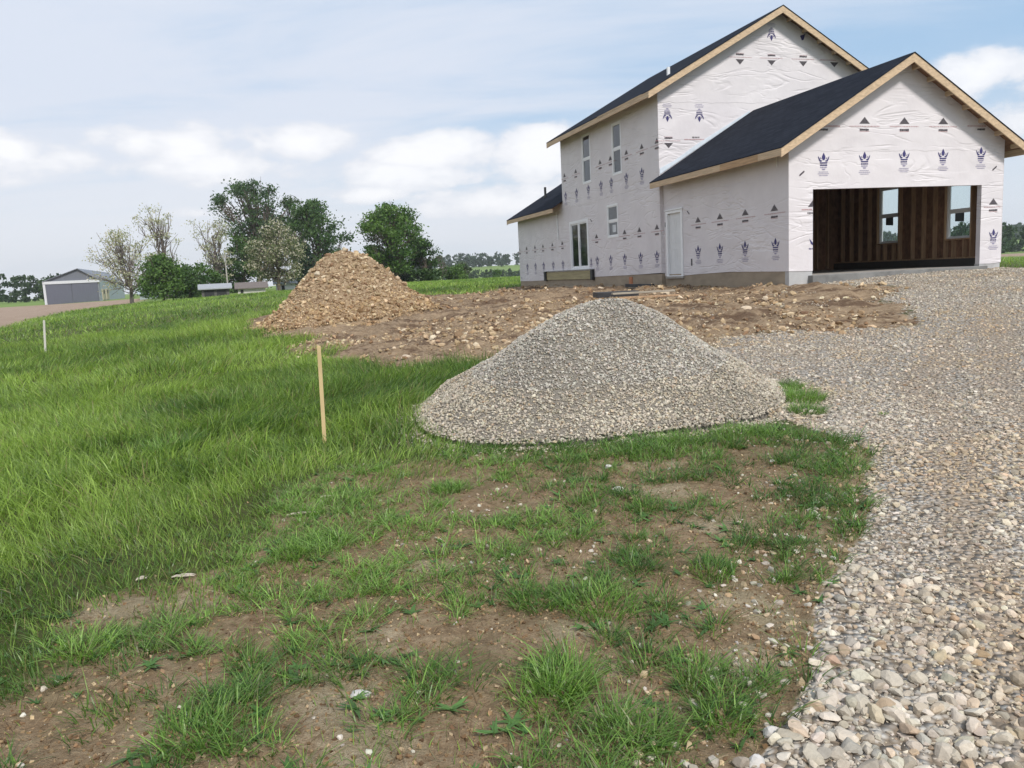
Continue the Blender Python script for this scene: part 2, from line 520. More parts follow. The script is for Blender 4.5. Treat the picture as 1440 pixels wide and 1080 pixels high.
def make_tint(name, rough=.75, bump=.3, bscale=60, var=.18, spec=.3):
    """stones and clods: each piece carries its own tint"""
    m, t, b = mat(name)
    a = t.new('ShaderNodeVertexColor', layer_name='tint').outputs[0]
    o = t.new('ShaderNodeTexCoord').outputs['Object']
    n = t.noise(o, bscale * .5, 4, .65)
    v = t.math('ADD', t.math('MULTIPLY', t.math('SUBTRACT', n, .5), var * 4), 1.0)
    mul = t.vmath('SCALE', a); mul.node.inputs['Scale'].default_value = 1; t.link(v, mul.node.inputs['Scale'])
    t.link(mul, b.inputs['Base Color'])
    b.inputs['Roughness'].default_value = rough
    b.inputs['Specular IOR Level'].default_value = spec
    if bump:
        t.link(t.bump(t.noise(o, bscale, 4, .6), bump, .006), b.inputs['Normal'])
    return m
def make_leaf(name, trans=.35, rough=.5):
    m, t, b = mat(name)
    a = t.new('ShaderNodeVertexColor', layer_name='tint').outputs[0]
    t.link(a, b.inputs['Base Color'])
    b.inputs['Roughness'].default_value = rough
    b.inputs['Specular IOR Level'].default_value = .3
    tr = t.new('ShaderNodeBsdfTranslucent')
    br = t.mix(1.0, a, (1.25, 1.35, .7, 1), 'MULTIPLY')
    t.link(br, tr.inputs[0])
    mx = t.new('ShaderNodeMixShader'); mx.inputs[0].default_value = trans
    t.link(b.outputs[0], mx.inputs[1]); t.link(tr.outputs[0], mx.inputs[2])
    t.link(mx.outputs[0], m.node_tree.nodes['Material Output'].inputs[0])
    return m
def make_glass(name, tint=(.75, .85, .85), clear=True, base=(.03, .04, .05)):
    m, t, b = mat(name)
    lw = t.new('ShaderNodeLayerWeight'); lw.inputs[0].default_value = .5
    fr = t.math('ADD', t.math('MULTIPLY', t.math('POWER', lw.outputs['Facing'], 4.0), .85), .09, clamp=True)
    gl = t.new('ShaderNodeBsdfGlossy'); gl.inputs['Roughness'].default_value = .03
    tr = t.new('ShaderNodeBsdfTransparent'); tr.inputs[0].default_value = c4(tint)
    mx = t.new('ShaderNodeMixShader')
    t.link(fr, mx.inputs[0]); t.link(tr.outputs[0], mx.inputs[1]); t.link(gl.outputs[0], mx.inputs[2])
    t.link(mx.outputs[0], m.node_tree.nodes['Material Output'].inputs[0])
    return m

WRAP = make_wrap()
SHINGLE = make_shingle()
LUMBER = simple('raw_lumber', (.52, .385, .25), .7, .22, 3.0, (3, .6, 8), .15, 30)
LUMBER_DK = simple('shaded_lumber', (.40, .26, .155), .8, .25, 3.0, (6, 6, .8), .15, 30)  # darker copy of raw lumber, shade put into its colour; also a reddish plank
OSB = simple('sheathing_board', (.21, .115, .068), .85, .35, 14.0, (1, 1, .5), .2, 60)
CONC = simple('foundation_concrete', (.34, .32, .29), .9, .12, 2.5, (1, 1, 1), .2, 50, dirt=((.24, .18, .12), .8))
CONC_LT = simple('pale_concrete', (.42, .42, .42), .9, .12, 2.5, (1, 1, 1), .2, 50, dirt=((.27, .25, .23), .6))
FOUND = simple('stained_foundation', (.30, .245, .18), .92, .16, 2.0, (1, 1, 3), .3, 40, dirt=((.34, .29, .22), .5))
VINYL = simple('white_vinyl', (.78, .79, .80), .4, .03, 3)
DOORP = simple('white_primed_door', (.66, .67, .68), .45, .04, 3)
GLASS = make_glass('window_glass', (.55, .62, .66))
GLASS_CL = make_glass('clear_glass', (.84, .93, .92))
BLACK = simple('black_plastic', (.02, .02, .022), .5, .2, 8)
PRINT = make_tint('printed_ink', .6, 0, 60, .05, .2)
STONE = make_tint('crushed_limestone', .8, .35, 90, .16, .25)
CLOD = make_tint('dirt_clods', .9, .4, 40, .2, .15)
LEAF = make_leaf('leaves', .3)
GRASS = make_leaf('grass_blades', .42, .36)
BARK = simple('bark', (.13, .10, .08), .9, .3, 8, (1, 1, .3), .4, 30)

def make_ground():
    m, t, b = mat('ground_surface')
    o = t.new('ShaderNodeTexCoord').outputs['Object']
    def at(nm):
        return t.new('ShaderNodeAttribute', attribute_name=nm).outputs['Fac']
    nb = t.noise(o, 2.2, 5, .65); nf = t.noise(o, 14, 5, .65); ng = t.noise(o, 70, 4, .65)
    # bare soil: dark loam with dry pale crusts
    nc = t.math('ADD', t.math('MULTIPLY', nf, .55), t.math('MULTIPLY', t.noise(o, 42, 5, .75), .45))
    soil = t.ramp(nc, [(.30, (.115, .074, .041)), (.48, (.250, .175, .105)), (.70, (.400, .305, .195))])
    crust = t.ramp(ng, [(.3, (.28, .215, .135)), (.7, (.50, .415, .285))])
    dry = t.math('MULTIPLY', t.smooth(t.noise(o, .95, 4, .6), .53, .68), t.smooth(nf, .36, .6))
    soil = t.mix(t.math('MULTIPLY', t.math('MAXIMUM', dry, t.smooth(t.math('ADD', at('crust'), t.math('ADD', t.math('MULTIPLY', t.math('SUBTRACT', nc, .5), 1.8), t.math('MULTIPLY', t.math('SUBTRACT', nb, .5), 1.6))), .38, .95)), .9), soil, crust)
    thatch = t.ramp(t.noise(t.scale(o, (1, 1.6, 1)), 45, 4, .7), [(.3, (.075, .065, .03)), (.7, (.22, .18, .095))])
    soil = t.mix(t.math('MULTIPLY', t.smooth(nb, .46, .62), .4), soil, thatch)
    # excavated clay
    clay = t.ramp(nf, [(.25, (.13, .084, .05)), (.5, (.28, .20, .126)), (.75, (.43, .335, .23))])
    clay = t.mix(t.smooth(t.noise(t.scale(o, (.5, 1.3, 1)), 1.1, 5, .7), .47, .57), clay, t.ramp(nc, [(.3, (.075, .045, .028)), (.7, (.19, .125, .08))]))
    clay = t.mix(t.smooth(nb, .48, .64), clay, t.ramp(t.noise(o, 5, 5, .65), [(.3, (.24, .165, .10)), (.7, (.38, .28, .185))]))
    # gravel bed
    vc = t.new('ShaderNodeTexVoronoi'); t.link(o, vc.inputs[0]); vc.inputs['Scale'].default_value = 26
    sc = t.new('ShaderNodeSeparateXYZ'); t.link(vc.outputs['Color'], sc.inputs[0])
    grav = t.ramp(sc.outputs[0], [(.0, (.27, .24, .205)), (.35, (.40, .37, .325)), (.7, (.51, .48, .43)), (1, (.42, .345, .27))])
    grav = t.mix(t.smooth(vc.outputs['Distance'], .3, .75), grav, (.22, .175, .13, 1))
    grav = t.mix(t.math('MULTIPLY', t.smooth(t.noise(t.scale(o, (1, .45, 1)), 1.1, 5, .65), .50, .64), .75), grav, t.ramp(nc, [(.3, (.25, .19, .135)), (.7, (.44, .36, .275))]))
    tk = t.smooth(t.math('ADD', at('track'), t.math('MULTIPLY', t.math('SUBTRACT', t.noise(o, 3, 4, .65), .5), 1.3)), .35, .85)
    grav = t.mix(t.math('MULTIPLY', tk, .5), grav, t.ramp(nc, [(.3, (.22, .16, .108)), (.7, (.42, .335, .25))]))
    # turf under the blades, far fields
    turf = t.ramp(t.noise(o, 3, 5, .7), [(.3, (.055, .062, .024)), (.7, (.115, .125, .045))])
    fart = t.ramp(t.noise(t.scale(o, (.10, .25, 1)), 1.0, 6, .7), [(.3, (.12, .18, .048)), (.7, (.22, .30, .085))])
    turf = t.mix(at('far'), turf, fart)
    fld = t.ramp(t.noise(t.scale(o, (.35, 1.6, 1)), 1.3, 7, .8), [(.3, (.20, .135, .095)), (.5, (.32, .235, .175)), (.7, (.44, .345, .26))])
    j = t.math('MULTIPLY', t.math('SUBTRACT', t.noise(o, 6, 4, .7), .5), 1.1)
    def edge(a):
        return t.smooth(t.math('ADD', a, j), .35, .65)
    c = t.mix(edge(at('patch')), turf, soil)
    c = t.mix(edge(at('dirt')), c, clay)
    ge = edge(at('gravel'))
    c = t.mix(ge, c, grav)
    c = t.mix(at('field'), c, fld)
    t.put(b.inputs['Base Color'], c)
    b.inputs['Roughness'].default_value = .95
    b.inputs['Specular IOR Level'].default_value = .1
    h = t.math('ADD', t.math('MULTIPLY', nc, .8), t.math('MULTIPLY', t.noise(o, 130, 3, .7), .25))
    hg = t.math('MULTIPLY', t.math('SUBTRACT', .6, vc.outputs['Distance']), 1.0)
    hm = t.new('ShaderNodeMix', data_type='FLOAT'); t.link(ge, hm.inputs[0]); t.link(h, hm.inputs[2]); t.link(hg, hm.inputs[3])
    t.link(t.bump(hm.outputs[0], .95, .05), b.inputs['Normal'])
    return m
GROUND = make_ground()

# ------------------------------------------------------------------ the ground sheet
def axis(lo, hi, step, far, gr):
    a = list(np.arange(lo, hi, step)); s = step; x = a[-1]
    while x < far:
        s = min(s * gr, 60); x += s; a.append(x)
    s = step; x = lo; pre = []
    while x > -far:
        s = min(s * gr, 60); x -= s; pre.append(x)
    return np.array(pre[::-1] + a)
gx = axis(-3.6, 3.8, .032, 1500, 1.028)
gy = axis(1.6, 7.4, .032, 1500, 1.022)
gy = gy[gy > -700]
XX, YY = np.meshgrid(gx, gy)
zz = zones(XX, YY)
ZZ = hfine(XX, YY, zz)
nx, ny = len(gx), len(gy)
CRU = crust(XX, YY)
idx = np.arange(nx * ny).reshape(ny, nx)
a, b_, c_, d_ = idx[:-1, :-1].ravel(), idx[:-1, 1:].ravel(), idx[1:, 1:].ravel(), idx[1:, :-1].ravel()
T = np.concatenate([np.stack([a, b_, c_], 1), np.stack([a, c_, d_], 1)])
gr = mesh_np('ground', np.stack([XX.ravel(), YY.ravel(), ZZ.ravel()], 1), T, GROUND, smooth=True,
             attrs={'dirt': zz[0].ravel(), 'gravel': zz[1].ravel(), 'patch': zz[3].ravel(), 'field': zz[4].ravel(), 'crust': CRU.ravel(), 'track': track(XX, YY).ravel(), 'far': sstep(np.hypot(XX, YY), 25, 80).ravel()})
tag(gr, kind='structure')

# ------------------------------------------------------------------ the house
WG, LG, DE, HG, HM, LM, LW = 6.339, 6.133, .116, 2.75, 5.31, 8.314, 6.093
V1, V2 = LG + LM, LG + LM + LW
MW = 8.23                                   # main block width
house = tag(empty('house', (HX, HY, HZ), YAW), 'unfinished two storey house in white printed housewrap with attached garage and dark roof', 'house')
onU = lambda u: (lambda a, b, w: (u + w, a, b))      # wall in a plane of constant u, w inwards
onV = lambda v: (lambda a, b, w: (a, v + w, b))
GA, GS = 4.90, .592                         # garage roof: apex height and slope
MA, MS, MU = 7.93, .562, MW / 2 - DE        # main roof: apex, slope, ridge line
WA = 5.0
def groof(u): return GA - GS * abs(u - WG / 2)
def mroof(u): return MA - MS * abs(u - MU)
WS = .585; WAp = 2.75 + WS * (MU + DE + .5)
def wroof(u): return WAp - WS * abs(u - MU)

def wall(name, poly, holes, fn, thick=.12, m=WRAP, label=None):
    b = MB(); b.prism(poly, holes, fn, 0, thick)
    o = b.build(name, m, house)
    if label: o['label'] = label
    return o
def rect(a0, a1, b0, b1):
    return [(a0, b0), (a1, b0), (a1, b1), (a0, b1)]
U_ = .055
OPEN = (.66, 5.655, 1.862)
gfw = wall('gable_wall', [(0, -.02), (.62, -.04), (OPEN[0], -.04), (OPEN[0], OPEN[2] - .01), (2.6, OPEN[2]), (OPEN[1], OPEN[2] + .01), (OPEN[1], -.09), (6.0, -.10), (WG, -.08),
      (WG, groof(WG) - U_), (WG / 2, GA - U_), (0, groof(0) - U_)], [], onV(0), .13, label='garage gable wall with the wide open door hole')
gsw = wall('side_wall', [(.13, -.02), (1.2, -.005), (2.6, .012), (4.4, -.03), (5.0, -.06), (LG, -.06), (LG, groof(0) - U_), (.13, groof(0) - U_)], [rect(5.02, 5.90, -.04, 1.84)], onU(0), .13,
      label='low garage side wall with the white door')
SL, WN, UW1, UW2 = (11.93, 13.70, .30, 2.10), (9.20, 10.06, 1.34, 2.43), (11.42, 12.18, 3.43, 5.17), (8.78, 9.48, 3.40, 5.07)
msw = wall('side_wall', [(LG, .05), (7.3, .03), (8.7, .01), (10, .0), (V1, -.05), (V1, HM + .10), (LG, HM + .10)],
           [rect(*q) for q in (SL, WN, UW1, UW2)], onU(-DE), .13, label='two storey side wall with patio door and three windows')
wsw = wall('side_wall', [(V1, -.06), (16.9, -.10), (19, -.12), (V2, -.11), (V2, 2.95), (V1, 2.95)], [], onU(-DE), .13, label='low side wall of the rear wing')
mgw = wall('gable_wall', [(-DE + .131, 0), (MW - DE, 0), (MW - DE, mroof(MW - DE) - U_), (MU, MA - U_), (-DE + .131, mroof(-DE + .131) - U_)], [], onV(LG), .13, label='upper gable wall above the garage roof')
# short return pieces that close the corner and the unseen rear walls
b = MB(); b.box((-DE, LG - .003, .04), (-DE + .13, LG, HM + .06)); b.build('corner_strip', WRAP, house)
wall('side_wall', rect(LG + .13, V1, 0, HM + .1), [], onU(MW - DE - .13), .13)
wall('gable_wall', [(-DE + .13, 0), (MW - DE - .13, 0), (MW - DE - .13, HM), (MU, MA - .1), (-DE + .13, HM)], [], onV(V1 - .13), .13)
wall('gable_wall', [(-DE + .13, -.1), (MW - DE - .13, -.1), (MW - DE - .13, 2.9), (MU, WAp - .1), (-DE + .13, 2.9)], [], onV(V2 - .13), .13)
wall('side_wall', rect(V1, V2, -.1, 2.9), [], onU(MW - DE - .13), .13)
# garage far wall: sheathing, studs and two windows
GW = [(3.40, 4.17, .60, 2.22), (.85, 1.62, .60, 2.06)]
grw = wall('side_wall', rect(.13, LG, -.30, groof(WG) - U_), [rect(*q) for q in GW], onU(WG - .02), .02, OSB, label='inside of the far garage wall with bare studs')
b = MB(); b.prism(rect(0, LG, -.08, groof(WG) - U_), [rect(*q) for q in GW], onU(WG), .003, .012); b.build('outer_wrap', WRAP, house)
st = [.2, .42, .8, 1.66, 2.05, 2.45, 2.85, 3.34, 4.22, 4.6, 5.0, 5.4, 5.8]
for v in st:
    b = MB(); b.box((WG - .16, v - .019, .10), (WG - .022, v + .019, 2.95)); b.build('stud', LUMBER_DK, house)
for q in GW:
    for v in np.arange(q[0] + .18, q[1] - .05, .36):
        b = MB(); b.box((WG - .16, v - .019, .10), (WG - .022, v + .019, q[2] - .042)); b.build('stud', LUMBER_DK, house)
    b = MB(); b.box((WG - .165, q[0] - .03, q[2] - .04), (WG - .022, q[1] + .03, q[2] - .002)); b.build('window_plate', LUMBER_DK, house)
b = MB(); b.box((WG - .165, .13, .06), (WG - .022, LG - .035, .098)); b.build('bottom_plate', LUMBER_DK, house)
b = MB(); b.box((WG - .20, .135, -.3), (WG - .022, LG - .035, .058)); b.build('stem_wall', simple('dark_concrete', (.07, .065, .06), .8), house)  # stem wall in one dark concrete tone
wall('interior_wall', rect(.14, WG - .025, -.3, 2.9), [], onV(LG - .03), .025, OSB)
for u in np.arange(.5, 6, .41):
    b = MB(); b.box((u - .019, LG - .16, -.1), (u + .019, LG - .032, 2.8)); b.build('stud', LUMBER_DK, house)
b = MB(); b.box((.40, LG - .30, 1.55), (.62, LG - .165, 1.78)); b.build('electrical_panel', simple('grey_box', (.30, .30, .31), .5), house)
b = MB(); b.box((.135, LG - .2, 2.9), (WG - .2, LG - .05, 2.95)); b.build('beam', LUMBER_DK, house)
# slab, foundation
b = MB(); b.box((.14, .02, -.35), (WG - .17, LG - .035, -.145)); b.build('garage_slab', CONC, house)
b = MB(); b.box((OPEN[0] - .12, -.16, -.6), (OPEN[1] + .10, .018, -.142)); b.build('door_sill', simple('damp_concrete', (.18, .178, .172), .8, .25, 3), house, bevel=.01)
b = MB(); b.box((.012, .012, -.9), (OPEN[0] - .005, .16, -.022)); b.build('foundation_pier', CONC_LT, house)
b = MB(); b.box((OPEN[1] + .005, .012, -.9), (WG - .012, .16, -.085)); b.build('foundation_pier', CONC_LT, house)
b = MB(); b.box((.012, .162, -.95), (.14, LG, .0)); b.build('foundation', FOUND, house)
b = MB(); b.box((-DE + .014, LG + .01, -.95), (.2, V2 - .01, .02)); b.build('foundation', FOUND, house)
b = MB(); b.box((.2, V2 - .2, -.95), (MW - .2, V2 - .015, -.05)); b.box((MW - .4, LG + .2, -.95), (MW - DE - .014, V2 - .21, -.01)); b.box((WG - .14, .165, -.95), (WG - .012, LG, -.1)); b.build('foundation', FOUND, house)

# roofs
def roof(name, u0, apexu, u1, fz, v0, v1, rake_front=True, rake_back=True, eave=.16, rake=.20, label=None):
    th = .05
    prof = [(u0, fz(u0)), (apexu, fz(apexu)), (u1, fz(u1)), (u1, fz(u1) - .022), (apexu, fz(apexu) - .022), (u0, fz(u0) - .022)]
    b = MB(); b.prism(prof, [], lambda a, c, w: (a, w, c), v0 - .015, v1 + .015)
    ro = b.build(name, SHINGLE, house)
    if label: ro['label'] = label
    e = .012
    prof = [(u0 + e, fz(u0 + e) - .026), (apexu, fz(apexu) - .026), (u1 - e, fz(u1 - e) - .026), (u1 - e, fz(u1 - e) - .05), (apexu, fz(apexu) - .05), (u0 + e, fz(u0 + e) - .05)]
    b = MB(); b.prism(prof, [], lambda a, c, w: (a, w, c), v0 + .03, v1 - .002)
    b.build('roof_deck', OSB, ro)
    for uu, s in ((u0, 1), (u1, -1)):
        b = MB(); x0, x1 = sorted((uu + s * .004, uu + s * .042))
        zt = fz(uu) - .024
        b.box((x0, v0 + .034, zt - eave), (x1, v1 - .006, zt)); b.build('fascia_board', LUMBER, ro)
    for vv, s, on in ((v0, 1, rake_front), (v1, -1, rake_back)):
        if not on: continue
        for (p, q) in ((u0, apexu), (apexu, u1)):
            top = .024
            poly = [(p, fz(p) - top), (q, fz(q) - top), (q, fz(q) - top - rake), (p, fz(p) - top - rake)]
            b = MB(); wv = sorted((vv, vv + s * .034)); b.prism(poly, [], lambda a, c, w: (a, w, c), wv[0], wv[1]); b.build('rake_board', LUMBER, ro)
    return ro
OV = .36
r1 = roof('roof', -.45, WG / 2, WG + .45, groof, -OV, LG - .004, True, False, label='low garage roof of dark shingles')
r2 = roof('roof', -DE - .47, MU, MW - DE + .47, mroof, LG - OV, V1 + .3, True, True, label='high main roof of dark shingles')
r3 = roof('roof', -DE - .45, MU, MW - DE + .45, wroof, V1 + .002, V2 + .30, False, True, label='low rear wing roof of dark shingles')
# lookout blocks under the rakes
for fz, ap, v0, ro, uu in ((groof, WG / 2, -OV, r1, [.3, .95, 1.6, 2.25, 2.9, 3.45, 3.9, 4.45, 4.98, 5.5, 6.02, 6.55]), (mroof, MU, LG - OV, r2, [.3, .9, 1.5, 2.1, 2.7, 3.3, 4.4, 4.95, 5.5, 6.05, 6.6, 7.1, 7.6, 8.1])):
    for u in uu:
        s = -1 if u < ap else 1
        b = MB()
        sl = GS if fz is groof else MS
        p = [(u - .019, fz(u - .019) - .052), (u + .019, fz(u + .019) - .052), (u + .019, fz(u + .019) - .145), (u - .019, fz(u - .019) - .145)]
        b.prism(p, [], lambda a, c, w: (a, w, c), v0 + .036, v0 + OV - .002)
        b.build('lookout_block', LUMBER, ro)
# fascia end splices: a lighter and a darker board on the long eaves, slightly proud
b = MB(); z = groof(-.45) - .024; b.box((-.45, .55, z - .165), (-.4485, 2.2, z - .004)); b.build('fascia_board', simple('weathered_lumber', (.42, .27, .15), .75, .3, 3, (3, .5, 6)), r1)
b = MB(); z = mroof(-DE - .47) - .024; b.box((-DE - .475, 6.2, z - .03), (-DE - .4485, 9.6, z + .012)); b.build('fascia_board', LUMBER, r2)
# vents
b = MB(); zz0 = mroof(1.0); b.tube([(1.0, 7.5, zz0 - .05), (1.0, 7.5, zz0 + .22)], .055, 10); b.build('vent_pipe', VINYL, r2)
b = MB(); zz0 = wroof(1.0); b.tube([(1.0, 19.6, zz0 - .05), (1.0, 19.6, zz0 + .46)], .055, 10); b.tube([(1.0, 19.6, zz0 - .03), (1.0, 19.6, zz0 + .03)], .10, 10); b.build('vent_pipe', BLACK, r3)

# windows and doors
def window(v0, v1, z0, z1, u, depth=.06, glass=GLASS, sticker=False, fz=.045, inward=False):
    b = MB()
    p = .012
    a = -p if not inward else 0.0
    fr = [(v0 - .02, z0 - .02), (v1 + .02, z0 - .02), (v1 + .02, z1 + .02), (v0 - .02, z1 + .02)]
    b.prism(fr, [rect(v0 + fz, v1 - fz, z0 + fz, z1 - fz)], onU(u), a, a + .018)
    b.prism(rect(v0, v1, z0, z1), [rect(v0 + fz, v1 - fz, z0 + fz, z1 - fz)], onU(u), a + .0185, a + depth)
    f = b.build('window', VINYL, house)
    zm = (z0 + z1) / 2
    b = MB(); b.box((u + a + .020, v0 + fz, zm - .028), (u + a + .050, v1 - fz, zm + .028)); b.build('meeting_rail', VINYL, f)
    for q0, q1, off in ((zm + .028, z1 - fz, .026), (z0 + fz, zm - .028, .036)):
        b = MB(); b.prism(rect(v0 + fz, v1 - fz, q0, q1), [rect(v0 + fz + .03, v1 - fz - .03, q0 + .03, q1 - .03)], onU(u), a + off - .008, a + off + .014); b.build('sash', VINYL, f)
        b = MB(); b.poly([(u + a + off + .003, v0 + fz + .03, q0 + .03), (u + a + off + .003, v1 - fz - .03, q0 + .03), (u + a + off + .003, v1 - fz - .03, q1 - .03), (u + a + off + .003, v0 + fz + .03, q1 - .03)])
        b.build('pane', glass, f)
    if sticker:
        vm = v0 + .50 * (v1 - v0)
        b = MB(); b.poly([(u + a + .030, vm - .14, zm - .30), (u + a + .030, vm + .16, zm - .27), (u + a + .030, vm + .16, zm - .06), (u + a + .030, vm - .14, zm - .05)]); b.build('sticker', simple('window_sticker', (.10, .12, .13), .6), f)
    return f
window(*WN, -DE, sticker=False); window(*UW1, -DE); window(*UW2, -DE)
b = MB(); b.poly([(-DE + .025, 9.42, 1.50), (-DE + .025, 9.72, 1.50), (-DE + .025, 9.72, 1.75), (-DE + .025, 9.42, 1.75)]); b.build('window_sticker', simple('pale_sticker', (.55, .58, .60), .6), house)
for q in GW:
    f = window(*q, WG - .10, depth=.075, glass=GLASS_CL, sticker=True, fz=.03, inward=True)
# patio door
b = MB(); v0, v1, z0, z1 = SL; vm = 12.83
b.prism([(v0 - .07, z0 - .04), (v1 + .05, z0 - .04), (v1 + .05, z1 + .05), (v0 - .07, z1 + .05)], [rect(v0 + .05, vm - .045, z0 + .06, z1 - .05), rect(vm + .045, v1 - .05, z0 + .06, z1 - .05)], onU(-DE), -.014, .07)
sld = b.build('patio_door', VINYL, house)
for p0, p1, off in ((v0 + .05, vm - .045, .02), (vm + .045, v1 - .05, .035)):
    b = MB(); b.prism(rect(p0, p1, z0 + .06, z1 - .05), [rect(p0 + .05, p1 - .05, z0 + .12, z1 - .10)], onU(-DE), off - .01, off + .02); b.build('door_sash', VINYL, sld)
    b = MB(); b.poly([(-DE + off, p0 + .05, z0 + .12), (-DE + off, p1 - .05, z0 + .12), (-DE + off, p1 - .05, z1 - .10), (-DE + off, p0 + .05, z1 - .10)]); b.build('pane', GLASS, sld)
b = MB(); b.box((-DE - .035, vm - .10, 1.1), (-DE - .0145, vm - .07, 1.35)); b.build('handle', VINYL, sld)
# garage side door in its white frame
b = MB(); b.prism([(4.96, -.07), (5.97, -.07), (5.97, 1.87), (4.96, 1.87)], [rect(5.06, 5.86, -.045, 1.79)], onU(0), -.03, .10)
b.box((-.05, 4.93, 1.875), (.0, 6.0, 1.915))
dr = b.build('door', VINYL, house, bevel=.004)
b = MB(); b.box((.035, 5.062, -.043), (.08, 5.858, 1.788)); dl = b.build('door_leaf', DOORP, dr)
for (p0, p1, q0, q1) in ((5.16, 5.42, .15, .75), (5.50, 5.76, .15, .75), (5.16, 5.42, .9, 1.65), (5.50, 5.76, .9, 1.65)):
    b = MB(); b.prism(rect(p0, p1, q0, q1), [rect(p0 + .02, p1 - .02, q0 + .02, q1 - .02)], onU(.035), -.006, .002); b.build('door_panel', DOORP, dl)
b = MB(); b.box((-.05, 4.94, -.13), (.06, 5.99, -.073)); b.build('threshold', CONC, dr)
# ledger below the patio door
b = MB(); b.box((-DE - .04, 11.62, -.085), (-DE - .004, 16.62, .235)); led = b.build('ledger_board', simple('treated_lumber', (.33, .285, .16), .8, .2, 2, (3, .5, 6), .15, 30), house)
for v in (11.40, 16.62):
    b = MB(); b.box((-DE - .10, v, -.12), (-DE - .004, v + .2, .27)); b.build('end_bracket', BLACK, led)
b = MB(); b.box((-DE - .085, 11.39, .272), (-DE - .002, 16.83, .292)); b.build('flashing', simple('grey_flashing', (.45, .46, .47), .5), led)
# concrete ledge and a plank against the foundation
b = MB(); b.box((-DE - .30, 8.9, -.7), (-DE + .012, 16.0, -.33)); b.build('foundation_step', FOUND, house, bevel=.02)
b = MB(); b.box((-DE - .004, 8.20, -.30), (-DE + .013, 8.45, -.05)); b.build('paint_mark', simple('orange_marking', (.42, .17, .08), .8, .35, 12), house)
# strips of loose wrap and the roof junction sheet
b = MB(); b.prism([(15.00, 1.56), (15.13, 1.56), (15.24, 2.66), (15.10, 2.66)], [], onU(-DE), -.02, -.012); b.build('wrap_strip', simple('white_strip', (.72, .72, .73), .5), house)
b = MB(); b.prism([(-.10, 3.0), (-.10, 3.17), (.4, 3.40), (1.17, 3.88), (2.1, 4.38), (3.02, 4.88), (3.04, 4.83)] , [], onV(LG), -.022, -.012)
b.build('roof_flashing', simple('milky_plastic_sheet', (.62, .68, .74), .35, .1, 5), house)
b = MB(); b.prism([(.40, 2.42), (.43, 2.42), (.44, 2.70), (.405, 2.70)], [], onU(0), -.03, -.022); b.build('wrap_strip', VINYL, house)

# printed marks on the wrap ------------------------------------------
NAVY, GREY, RED, LAV = (.055, .05, .15), (.085, .075, .085), (.42, .22, .23), (.27, .25, .37)
class Marks:
    def __init__(s, fn): s.parts = []; s.new(); s.fn = fn
    def new(s):
        s.b = MB(); s.c = []; s.parts.append((s.b, s.c))
    def pg(s, pts, col): s.b.poly([s.fn(a, c, -.005) for a, c in pts]); s.c.append(col)
    def bar(s, a0, a1, c0, c1, col): s.pg([(a0, c0), (a1, c0), (a1, c1), (a0, c1)], col)
    def words(s, a, c, wd, ht, col, k, gap=.35):
        x = a - wd / 2
        while x < a + wd / 2 - .01:
            l = wd / k * random.uniform(.6, 1.5)
            s.bar(x, min(x + l * (1 - gap), a + wd / 2), c - ht / 2 * random.uniform(.7, 1), c + ht / 2 * random.uniform(.7, 1), col)
            x += l
    def tri(s, a, c, f=1, sx=1, lw=.84, sh=0):
        s.new()
        w_, h_ = .15 * sx, .155
        for i in range(5):                       # a gable built of shingle courses
            y0, y1 = c + f * (h_ * i / 5), c + f * (h_ * (i + .84) / 5)
            k0, k1 = 1 - i / 5, 1 - (i + .84) / 5
            s.pg([(a - w_ * k0, y0), (a + w_ * k0, y0), (a + w_ * k1, y1), (a - w_ * k1, y1)], GREY)
        s.words(a + sh, c - f * .06, lw, .024, RED, int(30 * lw), .5)
        s.words(a, c - f * .14, .27, .050, GREY, 7, .12)
        s.bar(a - .14, a + .14, c - f * .172, c - f * .18, RED)
    def crown(s, a, c, f=1, sx=1):
        s.new()
        P = lambda L, m=1: [(a + m * x * sx, c + f * y) for x, y in L]
        s.pg(P([(0, .15), (.028, .10), (.05, .055), (.042, .01), (.02, -.02), (-.02, -.02), (-.042, .01), (-.05, .055), (-.028, .10)]), NAVY)
        for m in (1, -1):
            s.pg(P([(.155, .075), (.15, .03), (.13, -.02), (.105, -.055), (.06, -.055), (.035, -.03), (.07, -.025), (.10, .0), (.12, .035)], m), NAVY)
            s.pg(P([(.095, .055), (.09, .02), (.07, .0), (.058, .01), (.075, .03)], m), NAVY)
        s.pg(P([(-.11, -.068), (.11, -.068), (.095, -.098), (-.095, -.098)]), NAVY)
        s.words(a, c - f * .135, .20, .040, NAVY, 6, .2)
        s.words(a, c - f * .185, .18, .030, LAV, 6, .25)
        s.pg(P([(-.05, -.215), (.05, -.215), (.03, -.245), (-.03, -.245)]), LAV)
        s.words(a, c - f * .29, .27, .020, LAV, 12, .35)
        s.words(a, c - f * .33, .32, .020, LAV, 14, .35)
        s.words(a, c - f * .37, .24, .020, LAV, 10, .35)
    def stamp(s, a, c):
        s.new()
        for i in range(3):
            x = a - .06 + i * .04
            s.pg([(x, c - .06 + i * .03), (x + .05, c - .02 + i * .03), (x + .03, c + .01 + i * .03), (x - .02, c - .03 + i * .03)], GREY)
    def done(s, parent):
        for b, c in s.parts:
            if b.f: b.build('printed_logo', PRINT, parent, normals=False, col=c)
m = Marks(onV(0))
for a in (2.09, 3.24, 4.40): m.tri(a, 3.34)
m.new(); m.pg([(.82, 3.33), (1.06, 3.33), (1.0, 3.40), (.97, 3.42)], GREY); m.words(1.1, 3.28, .62, .03, RED, 18); m.words(.93, 3.20, .27, .05, GREY, 7, .12)
m.new(); m.words(5.45, 3.30, .6, .03, RED, 16); m.words(5.58, 3.22, .24, .05, GREY, 7, .12)
